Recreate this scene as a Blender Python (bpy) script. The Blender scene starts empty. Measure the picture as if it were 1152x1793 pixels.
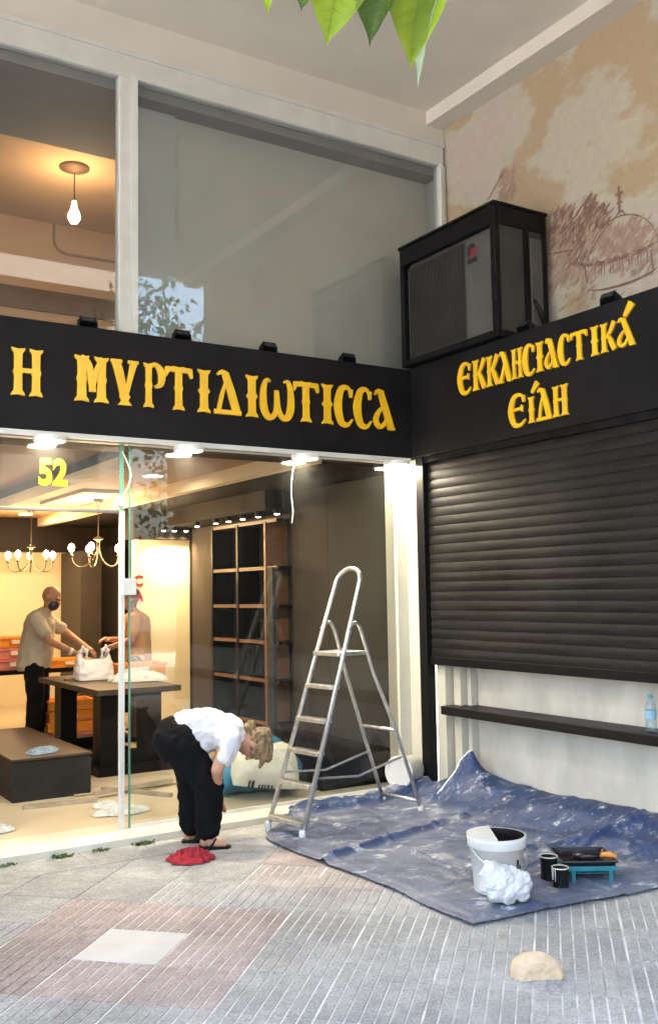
import bpy, bmesh, math, random
from mathutils import Vector, Matrix, noise
R = math.radians
rng = random.Random(7)
scene = bpy.context.scene
COL = scene.collection

# ------------------------------------------------------------------ camera
CAMP = Vector((0, 0, 1.6)); FPX = 1707.09; CX, CY = 576.0, 896.5
YAW, PITCH, ROLL = 0.56644886, 0.08283422, -0.01666851
fw = Vector((math.sin(YAW)*math.cos(PITCH), math.cos(YAW)*math.cos(PITCH), math.sin(PITCH)))
r0 = Vector((math.cos(YAW), -math.sin(YAW), 0)); u0 = r0.cross(fw)
rt = math.cos(ROLL)*r0 + math.sin(ROLL)*u0; up = -math.sin(ROLL)*r0 + math.cos(ROLL)*u0
cd = bpy.data.cameras.new('camera'); cam = bpy.data.objects.new('camera', cd); COL.objects.link(cam)
cam.matrix_world = Matrix(((rt.x, up.x, -fw.x, CAMP.x), (rt.y, up.y, -fw.y, CAMP.y), (rt.z, up.z, -fw.z, CAMP.z), (0, 0, 0, 1)))
cd.sensor_fit = 'HORIZONTAL'; cd.sensor_width = 36; cd.lens = FPX/1152*36; cd.clip_start = .05; cd.clip_end = 2000
scene.camera = cam

# ------------------------------------------------------------------ light
SUN_EL, SUN_AZ = R(46), R(28)       # azimuth clockwise from +Y
w = bpy.data.worlds.new('World'); scene.world = w; w.use_nodes = True
nt = w.node_tree; bg = nt.nodes['Background']
sky = nt.nodes.new('ShaderNodeTexSky'); sky.sky_type = 'NISHITA'; sky.sun_disc = False
sky.sun_elevation = SUN_EL; sky.sun_rotation = SUN_AZ; sky.dust_density = 6.0; sky.air_density = 1.2; sky.ozone_density = 1.0
nt.links.new(sky.outputs[0], bg.inputs[0]); bg.inputs[1].default_value = 0.15
sl = bpy.data.lights.new('sun', 'SUN'); sl.energy = 4.5; sl.angle = R(.5); sl.color = (1, .95, .88)
so = bpy.data.objects.new('sun', sl); COL.objects.link(so); so.location = (0, 0, 30)
sd = Vector((math.sin(SUN_AZ)*math.cos(SUN_EL), math.cos(SUN_AZ)*math.cos(SUN_EL), math.sin(SUN_EL)))
so.rotation_euler = (-sd).to_track_quat('-Z', 'Y').to_euler()
vs = scene.view_settings; vs.view_transform = 'Standard'; vs.look = 'None'; vs.exposure = 3.95; vs.gamma = 1; vs.use_curve_mapping = False
scene.render.engine = 'CYCLES'
scene.cycles.max_bounces = 10; scene.cycles.transparent_max_bounces = 16; scene.cycles.diffuse_bounces = 5
scene.cycles.sample_clamp_indirect = 6

# ------------------------------------------------------------------ pixel helpers (photo px -> world on a known plane)
def ray(x, y): return rt*((x-CX)/FPX) - up*((y-CY)/FPX) + fw
def onz(x, y, z=0): d = ray(x, y); return CAMP + d*((z-CAMP.z)/d.z)
def onx(x, y, X): d = ray(x, y); return CAMP + d*((X-CAMP.x)/d.x)
def ony(x, y, Y): d = ray(x, y); return CAMP + d*((Y-CAMP.y)/d.y)

# ------------------------------------------------------------------ materials
MATS = {}
def nodes(name):
    m = bpy.data.materials.new(name); m.use_nodes = True
    n = m.node_tree.nodes; l = m.node_tree.links
    return m, n, l, n['Principled BSDF']
def setin(b, k, v):
    if k in b.inputs: b.inputs[k].default_value = v
def mat(name, col, rough=.6, metal=0., var=.12, scale=6., bump=.15, bscale=60., spec=.5, col2=None, lo=.42, hi=.6, detail=6., rnd=0., emit=0., sub=0., coat=0., stretch=None, rvar=.1):
    if name in MATS: return MATS[name]
    m, n, l, b = nodes(name)
    geo = n.new('ShaderNodeNewGeometry'); pos = geo.outputs['Position']
    if stretch:
        mp = n.new('ShaderNodeMapping'); mp.inputs['Scale'].default_value = stretch; l.new(pos, mp.inputs[0]); pos = mp.outputs[0]
    tx = n.new('ShaderNodeTexNoise'); tx.inputs['Scale'].default_value = scale; tx.inputs['Detail'].default_value = detail
    l.new(pos, tx.inputs['Vector'])
    rp = n.new('ShaderNodeValToRGB'); rp.color_ramp.elements[0].position = lo-.12; rp.color_ramp.elements[1].position = hi+.12
    c = Vector(col)
    a = [max(0, x*(1-var)) for x in c]; d = [min(1, x*(1+var)) for x in c]
    if col2: a, d = list(col), list(col2); rp.color_ramp.elements[0].position = lo; rp.color_ramp.elements[1].position = hi
    rp.color_ramp.elements[0].color = (*a, 1); rp.color_ramp.elements[1].color = (*d, 1)
    l.new(tx.outputs['Fac'], rp.inputs[0]); out = rp.outputs[0]
    if rnd:
        oi = n.new('ShaderNodeObjectInfo'); mr = n.new('ShaderNodeMapRange'); mr.inputs[3].default_value = 1-rnd; mr.inputs[4].default_value = 1+rnd
        l.new(oi.outputs['Random'], mr.inputs[0])
        mx = n.new('ShaderNodeVectorMath'); mx.operation = 'SCALE'; l.new(out, mx.inputs[0]); l.new(mr.outputs[0], mx.inputs['Scale']); out = mx.outputs[0]
    l.new(out, b.inputs['Base Color'])
    b.inputs['Metallic'].default_value = metal
    setin(b, 'Specular IOR Level', spec)
    mr2 = n.new('ShaderNodeMapRange'); mr2.inputs[3].default_value = max(.02, rough-rvar); mr2.inputs[4].default_value = min(1, rough+rvar)
    l.new(tx.outputs['Fac'], mr2.inputs[0]); l.new(mr2.outputs[0], b.inputs['Roughness'])
    if bump:
        t2 = n.new('ShaderNodeTexNoise'); t2.inputs['Scale'].default_value = bscale; t2.inputs['Detail'].default_value = 4; l.new(pos, t2.inputs['Vector'])
        bp = n.new('ShaderNodeBump'); bp.inputs['Strength'].default_value = bump; bp.inputs['Distance'].default_value = .01
        l.new(t2.outputs['Fac'], bp.inputs['Height']); l.new(bp.outputs[0], b.inputs['Normal'])
    if emit:
        b.inputs['Emission Color'].default_value = (*col, 1); b.inputs['Emission Strength'].default_value = emit
    if sub: setin(b, 'Subsurface Weight', sub); b.inputs['Subsurface Radius'].default_value = (.02, .01, .006)
    if coat: setin(b, 'Coat Weight', coat); setin(b, 'Coat Roughness', .15)
    MATS[name] = m; return m
def glow(name, col, s):
    m = bpy.data.materials.new(name); m.use_nodes = True; n = m.node_tree.nodes; b = n['Principled BSDF']
    b.inputs['Base Color'].default_value = (.9, .9, .9, 1); b.inputs['Emission Color'].default_value = (*col, 1); b.inputs['Emission Strength'].default_value = s
    MATS[name] = m; return m
def glassmat(name, tint=(.97, .985, .975), f0=.045, rough=0.0, dirt=.0):
    m, n, l, b = nodes(name); o = n['Material Output']; n.remove(b)
    lw = n.new('ShaderNodeLayerWeight'); lw.inputs['Blend'].default_value = .5
    pw = n.new('ShaderNodeMath'); pw.operation = 'POWER'; pw.inputs[1].default_value = 5; l.new(lw.outputs['Facing'], pw.inputs[0])
    ml = n.new('ShaderNodeMath'); ml.operation = 'MULTIPLY_ADD'; ml.inputs[1].default_value = 1-f0; ml.inputs[2].default_value = f0; l.new(pw.outputs[0], ml.inputs[0])
    tr = n.new('ShaderNodeBsdfTransparent'); tr.inputs[0].default_value = (*tint, 1)
    gl = n.new('ShaderNodeBsdfGlossy'); gl.inputs['Roughness'].default_value = rough
    mx = n.new('ShaderNodeMixShader'); l.new(ml.outputs[0], mx.inputs[0]); l.new(tr.outputs[0], mx.inputs[1]); l.new(gl.outputs[0], mx.inputs[2])
    out = mx.outputs[0]
    if dirt:
        df = n.new('ShaderNodeBsdfDiffuse'); df.inputs[0].default_value = (.7, .7, .68, 1)
        tx = n.new('ShaderNodeTexNoise'); tx.inputs['Scale'].default_value = 3; tx.inputs['Detail'].default_value = 8
        g = n.new('ShaderNodeNewGeometry'); l.new(g.outputs['Position'], tx.inputs['Vector'])
        mr = n.new('ShaderNodeMapRange'); mr.inputs[1].default_value = .45; mr.inputs[2].default_value = .8; mr.inputs[3].default_value = dirt*.4; mr.inputs[4].default_value = dirt*2
        l.new(tx.outputs['Fac'], mr.inputs[0])
        m2 = n.new('ShaderNodeMixShader'); l.new(mr.outputs[0], m2.inputs[0]); l.new(out, m2.inputs[1]); l.new(df.outputs[0], m2.inputs[2]); out = m2.outputs[0]
    l.new(out, o.inputs[0]); MATS[name] = m; return m

M_black = mat('sign_black', (.0105, .0095, .0105), .55, var=.3, scale=3, bump=.04, spec=0.15)
M_gold = mat('letter_gold', (.88, .50, .012), .4, var=.10, scale=7, bump=.05, bscale=30, coat=.3)
M_yellow = mat('number_yellow', (.85, .75, .01), .5, var=.04)
M_alu = mat('aluminium_white', (.62, .62, .58), .4, var=.06, bump=.03)
M_frame = mat('frame_offwhite', (.58, .57, .52), .5, var=.07, bump=.05)
M_cream = mat('cream_paint', (.56, .53, .43), .6, var=.05, bump=.06)
M_ceil = mat('soffit_plaster', (.60, .55, .475), .85, var=.07, scale=1.3, bump=.08, bscale=25)
M_marble = mat('marble', (.62, .58, .48), .35, var=.12, scale=4, bump=.03)
M_metalblk = mat('black_metal', (.007, .0065, .007), .42, var=.3, scale=9, bump=.06, spec=0.15)
M_steel = mat('ladder_aluminium', (.60, .59, .56), .34, metal=.85, var=.2, scale=22, bump=.1, bscale=120)
M_dark = mat('dark_laminate', (.006, .005, .0045), .42, var=.3, scale=5, stretch=(1, 1, .25), bump=.05, spec=0.15)
M_panel = mat('grey_wall_panel', (.050, .045, .037), .7, var=.14, scale=1.6, bump=.06, spec=0.15)
M_panel2 = mat('wall_panel_other_light', (.055, .044, .034), .7, var=.12, scale=1.6, bump=.06, spec=0.15)  # same grey panelling; its different light is put into the colour
M_wood = mat('shelf_wood', (.17, .08, .036), .5, var=.25, scale=9, stretch=(1, 1, 5), bump=.08)
M_glass = glassmat('clear_glass', f0=.032, dirt=.004)
M_glass_up = glassmat('upper_glass', tint=(.95, .96, .95), f0=.055, dirt=.01)
M_edge2 = mat('rail_grey', (.22, .21, .19), .4, metal=.4, bump=0)
M_edge = mat('glass_edge_green', (.12, .3, .22), .2, var=.05, bump=0)

# ------------------------------------------------------------------ mesh helpers
class MB:
    def __init__(s): s.v = []; s.f = []
    def add(s, vs, fs):
        o = len(s.v); s.v += [tuple(p) for p in vs]; s.f += [tuple(i+o for i in f) for f in fs]; return s
    def box(s, a, b, M=None):
        x0, y0, z0 = (min(a[i], b[i]) for i in range(3)); x1, y1, z1 = (max(a[i], b[i]) for i in range(3))
        vs = [Vector(p) for p in ((x0,y0,z0),(x1,y0,z0),(x1,y1,z0),(x0,y1,z0),(x0,y0,z1),(x1,y0,z1),(x1,y1,z1),(x0,y1,z1))]
        if M: vs = [M @ p for p in vs]
        return s.add(vs, [(0,3,2,1),(4,5,6,7),(0,1,5,4),(1,2,6,5),(2,3,7,6),(3,0,4,7)])
    def tube(s, pts, rad, n=8, caps=True):
        pts = [Vector(p) for p in pts]; k = len(pts)
        rad = rad if isinstance(rad, (list, tuple)) else [rad]*k
        o = len(s.v); side = None
        for i, p in enumerate(pts):
            t = (pts[min(i+1, k-1)] - pts[max(i-1, 0)])
            t = t.normalized() if t.length > 1e-9 else Vector((0, 0, 1))
            if side is None:
                side = t.cross(Vector((0, 0, 1)))
                if side.length < .1: side = t.cross(Vector((1, 0, 0)))
            side = (side - t*side.dot(t)).normalized(); bt = t.cross(side)
            for j in range(n):
                a = 2*math.pi*j/n; s.v.append(tuple(p + (side*math.cos(a) + bt*math.sin(a))*rad[i]))
        for i in range(k-1):
            for j in range(n):
                a = o+i*n+j; b = o+i*n+(j+1) % n; s.f.append((a, b, b+n, a+n))
        if caps: s.f.append(tuple(o+j for j in range(n-1, -1, -1))); s.f.append(tuple(o+(k-1)*n+j for j in range(n)))
        return s
    def lathe(s, prof, c=(0, 0, 0), n=24, M=None, caps=True):
        o = len(s.v); c = Vector(c)
        for r, z in prof:
            for j in range(n):
                a = 2*math.pi*j/n; p = Vector((r*math.cos(a), r*math.sin(a), z))
                s.v.append(tuple((M @ p if M else p) + c))
        for i in range(len(prof)-1):
            for j in range(n):
                a = o+i*n+j; b = o+i*n+(j+1) % n; s.f.append((a, b, b+n, a+n))
        if caps:
            s.f.append(tuple(o+j for j in range(n-1, -1, -1))); e = o+(len(prof)-1)*n; s.f.append(tuple(e+j for j in range(n)))
        return s
    def prism(s, poly, O, U, V, N, depth):
        O, U, V, N = Vector(O), Vector(U), Vector(V), Vector(N)
        a = sum(poly[i][0]*poly[(i+1) % len(poly)][1]-poly[(i+1) % len(poly)][0]*poly[i][1] for i in range(len(poly)))
        if a < 0: poly = poly[::-1]
        flip = U.cross(V).dot(N) < 0
        k = len(poly); b = [O+U*p[0]+V*p[1] for p in poly]; t = [p+N*depth for p in b]
        fs = [tuple(range(k, 2*k)), tuple(range(k-1, -1, -1))] + [(i, (i+1) % k, (i+1) % k+k, i+k) for i in range(k)]
        if flip: fs = [f[::-1] for f in fs]
        return s.add(b+t, fs)
    def grid(s, fn, nu, nv):
        o = len(s.v)
        for j in range(nv+1):
            for i in range(nu+1): s.v.append(tuple(fn(i/nu, j/nv)))
        for j in range(nv):
            for i in range(nu):
                a = o+j*(nu+1)+i; s.f.append((a, a+1, a+nu+2, a+nu+1))
        return s
    def mesh(s, name):
        me = bpy.data.meshes.new(name); me.from_pydata(s.v, [], s.f); me.update(); return me
def link(name, me, m=None, parent=None, off=None, smooth=False, bevel=0, kind=None):
    o = bpy.data.objects.new(name, me); COL.objects.link(o)
    if m is not None and not me.materials: me.materials.append(m)
    if smooth: me.polygons.foreach_set('use_smooth', [True]*len(me.polygons))
    if bevel:
        md = o.modifiers.new('bevel', 'BEVEL'); md.width = bevel; md.segments = 2; md.limit_method = 'ANGLE'
    if parent is not None: o.parent = parent
    if kind: o['kind'] = kind
    return o
def part(name, mb, m, root, smooth=False, bevel=0, world=True, kind=None):
    """mesh part under root; mb is in world coordinates (world=True) or in root's local frame"""
    me = mb.mesh(name) if isinstance(mb, MB) else mb
    if world:
        me.transform(WM[root.name].inverted())
    o = link(name, me, m, root, smooth=smooth, bevel=bevel, kind=kind)
    WM[o.name] = WM[root.name].copy()
    return o
WM = {}
def thing(name, label, cat, loc=(0, 0, 0), rz=0, group=None):
    o = bpy.data.objects.new(name, None); COL.objects.link(o); o.empty_display_size = .1
    o.location = loc; o.rotation_euler = (0, 0, rz); WM[o.name] = Matrix.Translation(Vector(loc)) @ Matrix.Rotation(rz, 4, 'Z')
    o['label'] = label; o['category'] = cat
    if group: o['group'] = group
    return o
def single(name, mb, m, label=None, cat=None, group=None, kind=None, smooth=False, bevel=0):
    me = mb.mesh(name) if isinstance(mb, MB) else mb
    xs = [v.co for v in me.vertices]
    c = Vector(((min(p.x for p in xs)+max(p.x for p in xs))/2, (min(p.y for p in xs)+max(p.y for p in xs))/2, min(p.z for p in xs)))
    me.transform(Matrix.Translation(-c)); o = link(name, me, m, smooth=smooth, bevel=bevel); o.location = c
    WM[o.name] = Matrix.Translation(c)
    if label: o['label'] = label; o['category'] = cat
    if group: o['group'] = group
    if kind: o['kind'] = kind
    return o
def copy_tree(o, parent=None):
    c = o.copy(); COL.objects.link(c)
    if parent is not None: c.parent = parent
    for ch in list(o.children):
        copy_tree(ch, c)
    return c
def bez(p0, p1, p2, p3, n=12):
    p0, p1, p2, p3 = map(Vector, (p0, p1, p2, p3))
    return [p0*(1-t)**3+p1*3*t*(1-t)**2+p2*3*t*t*(1-t)+p3*t**3 for t in (i/n for i in range(n+1))]
def catmull(pts, n=6):
    P = [Vector(p) for p in pts]; P = [P[0]*2-P[1]] + P + [P[-1]*2-P[-2]]; out = []
    for i in range(1, len(P)-2):
        for k in range(n):
            t = k/n; a, b, c, d = P[i-1], P[i], P[i+1], P[i+2]
            out.append(.5*((2*b)+(c-a)*t+(2*a-5*b+4*c-d)*t*t+(3*b-a-3*c+d)*t**3))
    out.append(P[-2]); return out

TMPS = bpy.data.scenes.new('workbench')
def temp_graph():
    with bpy.context.temp_override(scene=TMPS, view_layer=TMPS.view_layers[0]):
        dg = bpy.context.evaluated_depsgraph_get(); dg.update(); return dg
# capsule / ellipsoid union -> one continuous remeshed surface
def organic(name, prims, voxel=.01, smooth=4, wr=0., wscale=12., seed=0, sfac=.5):
    bm = bmesh.new()
    for p in prims:
        b2 = bmesh.new()
        if p[0] == 'c':
            _, a, ra, b, rb = p
            for q, r in ((a, ra), (b, rb)):
                bmesh.ops.create_icosphere(b2, subdivisions=2, radius=r, matrix=Matrix.Translation(Vector(q)))
            res = bmesh.ops.convex_hull(b2, input=b2.verts)
            bmesh.ops.delete(b2, geom=[g for g in res['geom_interior'] if isinstance(g, bmesh.types.BMVert)], context='VERTS')
        else:
            _, c, rad, rot = p
            bmesh.ops.create_icosphere(b2, subdivisions=3, radius=1, matrix=Matrix.Translation(Vector(c)) @ rot.to_4x4() @ Matrix.Diagonal((*rad, 1)))
        me = bpy.data.meshes.new('tmp'); b2.to_mesh(me); b2.free(); bm.from_mesh(me); bpy.data.meshes.remove(me)
    me = bpy.data.meshes.new('tmp'); bm.to_mesh(me); bm.free()
    o = bpy.data.objects.new('tmp', me); TMPS.collection.objects.link(o)
    md = o.modifiers.new('r', 'REMESH'); md.mode = 'VOXEL'; md.voxel_size = voxel
    if smooth: ms = o.modifiers.new('s', 'SMOOTH'); ms.iterations = smooth; ms.factor = sfac
    dg = temp_graph()
    out = bpy.data.meshes.new_from_object(o.evaluated_get(dg)); out.name = name
    bpy.data.objects.remove(o); bpy.data.meshes.remove(me)
    if wr:
        for v in out.vertices:
            q = v.co*wscale + Vector((seed, seed*2, 0))
            v.co += v.normal*(wr*(noise.noise(q) + .5*noise.noise(q*2.3)))
    out.polygons.foreach_set('use_smooth', [True]*len(out.polygons))
    return out
def cut(me, co, no):
    bm = bmesh.new(); bm.from_mesh(me); bmesh.ops.bisect_plane(bm, geom=bm.verts[:]+bm.edges[:]+bm.faces[:], plane_co=co, plane_no=no, clear_outer=True); bm.to_mesh(me); bm.free()
    me.polygons.foreach_set('use_smooth', [True]*len(me.polygons)); return me
I3 = Matrix.Identity(3)
def cap(a, ra, b, rb): return ('c', a, ra, b, rb)
def ell(c, rad, rot=I3): return ('e', c, rad, rot)

# ================================================================== SETTING
XB, YA = 4.77, 6.24          # faces of the two sign boards, meeting in the corner
YG = 6.36                    # glass plane
XM = 5.28                    # painted upper wall
ZC = 5.72                    # underside of the overhang
M_asphalt = mat('asphalt', (.09, .09, .088), .85, var=.3, scale=30, bump=.4, bscale=150)
M_ground = mat('ground_far', (.09, .088, .08), .9, var=.25, scale=2, bump=.2)
single('ground', MB().add([(-900, -900, -.22), (900, -900, -.22), (900, 900, -.22), (-900, 900, -.22)], [(0, 1, 2, 3)]), M_ground, kind='structure')
single('road', MB().add([(-60, -9.5, -.13), (60, -9.5, -.13), (60, -2.3, -.13), (-60, -2.3, -.13)], [(0, 1, 2, 3)]), M_asphalt, kind='structure')
M_joint = mat('joint_mortar', (.42, .41, .39), .9, col2=(.74, .73, .70), lo=.36, hi=.58, scale=5, detail=9, bump=.3)
pv = MB().box((-40, -2.15, -.21), (4.98, 6.12, -.0035)); pv.box((4.98, -2.15, -.21), (40, 3.0, -.0035))
pavement = single('pavement', pv, M_joint, kind='structure')
kb = MB()
for i in range(60): kb.box((-30+i, -2.3, -.21), (-30+i+.992, -2.15, .0))
single('kerb', kb, mat('kerb_stone', (.42, .41, .39), .8, var=.2, scale=9, bump=.3), kind='structure', bevel=.01)
single('opposite_pavement', MB().box((-60, -13.0, -.2), (60, -9.5, 0)), mat('far_paving', (.36, .35, .33), .85, var=.2, scale=3), kind='structure')

# --- paving tiles laid at 45 degrees, 0.4 m, four ribs each
def paving(name, col, rnd=.12):
    m, n, l, b = nodes(name); b.inputs['Roughness'].default_value = .85; setin(b, 'Specular IOR Level', .3)
    P = n.new('ShaderNodeNewGeometry').outputs['Position']
    def nz(sc, det, ro=.6):
        t = n.new('ShaderNodeTexNoise'); t.inputs['Scale'].default_value = sc; t.inputs['Detail'].default_value = det; t.inputs['Roughness'].default_value = ro; l.new(P, t.inputs['Vector']); return t.outputs['Fac']
    def rmp(f, p0, p1, a, c):
        r = n.new('ShaderNodeMapRange'); r.inputs[1].default_value = p0; r.inputs[2].default_value = p1; r.inputs[3].default_value = a; r.inputs[4].default_value = c; l.new(f, r.inputs[0]); return r.outputs[0]
    def mul(a, c):
        x = n.new('ShaderNodeMath'); x.operation = 'MULTIPLY'; l.new(a, x.inputs[0]); l.new(c, x.inputs[1]); return x.outputs[0]
    oi = n.new('ShaderNodeObjectInfo')
    k = mul(mul(rmp(nz(1.3, 5), .32, .68, .74, 1.22), rmp(nz(70, 3, .75), .3, .7, .62, 1.38)), mul(rmp(nz(9, 6, .7), .3, .7, .80, 1.2), rmp(oi.outputs['Random'], 0, 1, 1-rnd, 1+rnd)))
    sc = n.new('ShaderNodeVectorMath'); sc.operation = 'SCALE'; sc.inputs[0].default_value = col; l.new(k, sc.inputs['Scale'])
    mx = n.new('ShaderNodeMix'); mx.data_type = 'RGBA'; l.new(rmp(nz(2.3, 9, .72), .56, .74, 0, .55), mx.inputs[0]); l.new(sc.outputs[0], mx.inputs[6]); mx.inputs[7].default_value = (.56, .55, .53, 1)
    m2 = n.new('ShaderNodeMix'); m2.data_type = 'RGBA'; l.new(rmp(nz(3.1, 8, .7), .60, .72, 0, .6), m2.inputs[0]); l.new(mx.outputs[2], m2.inputs[6]); m2.inputs[7].default_value = (.15, .145, .14, 1)
    l.new(m2.outputs[2], b.inputs['Base Color'])
    bp = n.new('ShaderNodeBump'); bp.inputs['Strength'].default_value = .6; bp.inputs['Distance'].default_value = .006; l.new(nz(95, 4, .7), bp.inputs['Height']); l.new(bp.outputs[0], b.inputs['Normal'])
    MATS[name] = m; return m
M_tg = paving('tile_grey', (.32, .318, .31)); M_tr = paving('tile_red', (.335, .275, .262))
M_tw = mat('tile_white', (.50, .495, .475), .75, var=.10, scale=5, bump=.3, bscale=90)
def rib_mesh():
    mb = MB()
    for k in range(7):
        y0 = -.1968+k*.0566; y1 = y0+.0522; x0, x1 = -.1985, .1985; b = .002
        mb.add([(x0, y0, -.012), (x1, y0, -.012), (x1, y1, -.012), (x0, y1, -.012), (x0+b, y0+b, 0), (x1-b, y0+b, 0), (x1-b, y1-b, 0), (x0+b, y1-b, 0)],
               [(4, 5, 6, 7), (0, 1, 5, 4), (1, 2, 6, 5), (2, 3, 7, 6), (3, 0, 4, 7)])
    return mb.mesh('paving_tile')
def flat_mesh():
    mb = MB(); a, b = .1992, .1972
    mb.add([(-a, -a, -.012), (a, -a, -.012), (a, a, -.012), (-a, a, -.012), (-b, -b, 0), (b, -b, 0), (b, b, 0), (-b, b, 0)],
           [(4, 5, 6, 7), (0, 1, 5, 4), (1, 2, 6, 5), (2, 3, 7, 6), (3, 0, 4, 7)])
    return mb.mesh('paving_tile')
meshes = {}
for key, src, m in (('g', rib_mesh(), M_tg), ('r', rib_mesh(), M_tr), ('w', flat_mesh(), M_tw), ('r2', rib_mesh(), paving('tile_faded_red', (.35, .315, .305))), ('p', flat_mesh(), M_tg), ('pr', flat_mesh(), M_tr)):
    src.materials.append(m); meshes[key] = src
WC = Vector((1.69, 4.40, 0)); UD = Vector((1, 1, 0))/math.sqrt(2); VD = Vector((1, -1, 0))/math.sqrt(2)
cand = []
for i in range(-30, 31):
    for j in range(-30, 31):
        c = WC + UD*(.4*i) + VD*(.4*j)
        if c.y > 5.86 or c.x > 4.72 or c.y < -1.9: continue
        q = c-CAMP; d = q.dot(fw); px = CX+FPX*q.dot(rt)/d if d > .3 else 1e9; py = CY-FPX*q.dot(up)/d if d > .3 else 1e9
        inview = d > .3 and -140 < px < 1300 and py < 1950
        cand.append((not inview, q.length, i, j, c))
cand.sort(key=lambda t: t[:2]); shown = 0; rest = MB()
pinv = Matrix.Translation(-pavement.location)
for out, _, i, j, c in cand:
    ring = max(abs(i), abs(j))
    key = 'w' if ring == 0 else ('r' if ring == 1 else 'g')
    if (i, j) in ((3, 1), (3, 2), (4, 1), (4, 2)): key = 'r2'
    if c.y > 5.2 and c.x < 3.2: key = 'pr' if key in ('r', 'r2') else 'p'
    if not out and shown < 295:
        shown += 1
        o = bpy.data.objects.new('paving_tile', meshes[key]); COL.objects.link(o); o.parent = pavement
        tilt = rng.uniform(-.0035, .0035)
        o.location = c - pavement.location + Vector((0, 0, rng.uniform(-.0015, .0015)))
        o.rotation_euler = (tilt, rng.uniform(-.003, .003), R(45) + rng.uniform(-.004, .004))
    else:
        Mx = Matrix.Translation(c) @ Matrix.Rotation(R(45), 4, 'Z')
        if abs(c.x) < 9 and c.y > -1.9: rest.box((-.197, -.197, -.012), (.197, .197, 0), Mx)
part('paving_tiles_rest', rest, M_tg, pavement, kind='stuff')
# smooth strip along the shopfront where no whole tile fits
ap = MB(); x = -6.0
while x < 4.7:
    ap.box((x, 5.80+.02*math.sin(x*3), -.012), (min(x+.795, 4.75), 6.118, .0025)); x += .8
single('pavement_edge_strip', ap, M_tg, kind='structure')
print('tiles', shown)

# ================================================================== SHOP BUILDING
bld = thing('shop_building', 'cream and black corner shop building with deep concrete overhang above the pavement', 'building', (4.77, 6.24, 0))
X0, X1i = -1.6, 4.85          # shop interior left and right wall
# overhang and its beam
part('overhang_slab', MB().box((-9, 1.3, ZC), (12, 6.5, ZC+.5)), M_ceil, bld)
part('overhang_beam', MB().box((5.09, 1.3, 5.6), (XM+.02, 6.34, ZC+.01)), M_ceil, bld)
part('lintel', MB().box((-9, 6.34, 5.462), (5.6, 6.6, ZC+.01)), M_ceil, bld)
part('overhang_edge_beam', MB().box((-9, 1.1, 5.715), (12, 1.3, 7.5)), mat('facade_render', (.55, .53, .49), .85, var=.1, scale=2, bump=.15), bld)
part('upper_storeys', MB().box((-9, 1.35, 6.2), (12, 10, 15)), MATS['facade_render'], bld)
part('left_pier', MB().box((-2.6, 6.2, -.1), (-1.6, 6.7, ZC)), MATS['facade_render'], bld)

# mural wall: tan plaster with pale cloud patches
def mural_mat():
    m, n, l, b = nodes('mural_plaster'); b.inputs['Roughness'].default_value = .85
    g = n.new('ShaderNodeNewGeometry'); mp = n.new('ShaderNodeMapping'); mp.inputs['Scale'].default_value = (1, .7, 1.25); l.new(g.outputs['Position'], mp.inputs[0])
    t = n.new('ShaderNodeTexNoise'); t.inputs['Scale'].default_value = 1.15; t.inputs['Detail'].default_value = 7; t.inputs['Roughness'].default_value = .55; l.new(mp.outputs[0], t.inputs['Vector'])
    r = n.new('ShaderNodeValToRGB'); e = r.color_ramp.elements
    e[0].position = .475; e[0].color = (.41, .30, .19, 1); e[1].position = .515; e[1].color = (.445, .40, .31, 1)
    x = e.new(.62); x.color = (.46, .385, .33, 1)
    l.new(t.outputs['Fac'], r.inputs[0])
    t2 = n.new('ShaderNodeTexNoise'); t2.inputs['Scale'].default_value = 14; t2.inputs['Detail'].default_value = 5; l.new(g.outputs['Position'], t2.inputs['Vector'])
    mx = n.new('ShaderNodeMix'); mx.data_type = 'RGBA'; mx.blend_type = 'MULTIPLY'; mx.inputs[0].default_value = .18
    l.new(r.outputs[0], mx.inputs[6]); l.new(t2.outputs['Fac'], mx.inputs[7]); l.new(mx.outputs[2], b.inputs['Base Color'])
    bp = n.new('ShaderNodeBump'); bp.inputs['Strength'].default_value = .15; l.new(t2.outputs['Fac'], bp.inputs['Height']); l.new(bp.outputs[0], b.inputs['Normal'])
    return m
mural = part('upper_wall', MB().box((XM, 1.5, 3.2), (5.6, 6.34, 5.7)), mural_mat(), bld)
# brush strokes of the painted church, laid on the plaster as thin paint
M_ink = mat('mural_sepia', (.20, .115, .085), .9, var=.3, scale=14, bump=.1)
M_ink2 = mat('mural_sepia_pale', (.32, .215, .165), .9, var=.25, scale=14, bump=.1)
def mural_stroke(mb, pts, wd, lift):
    P = [onx(x, y, XM) for x, y in pts]; n = len(P)
    L = []; 
    for i, p in enumerate(P):
        t = (P[min(i+1, n-1)]-P[max(i-1, 0)]).normalized(); s = Vector((0, -t.z, t.y)); k = wd*(.35+.65*math.sin(math.pi*(i+.5)/n))
        L.append((Vector((XM-lift, p.y, p.z)) + s*k/2, Vector((XM-lift, p.y, p.z)) - s*k/2))
    vs = [a for pr in L for a in pr]
    mb.add(vs, [(2*i, 2*i+1, 2*i+3, 2*i+2) for i in range(n-1)])
mk, mk2 = MB(), MB(); rs = random.Random(3); lift = [.003]
def hatch(mb, cx_, cy_, wx, wy, n, ln, ang, wd):
    for _ in range(n):
        x = cx_+rs.uniform(-wx, wx); y = cy_+rs.uniform(-wy, wy); a = R(ang+rs.uniform(-10, 10)); h = ln*rs.uniform(.5, 1.2)
        lift[0] = .003+rs.random()*.002
        mural_stroke(mb, [(x+math.cos(a)*h*t, y-math.sin(a)*h*t+rs.uniform(-1, 1)) for t in (0, .33, .66, 1)], wd*rs.uniform(.5, 1.3), lift[0])
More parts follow.
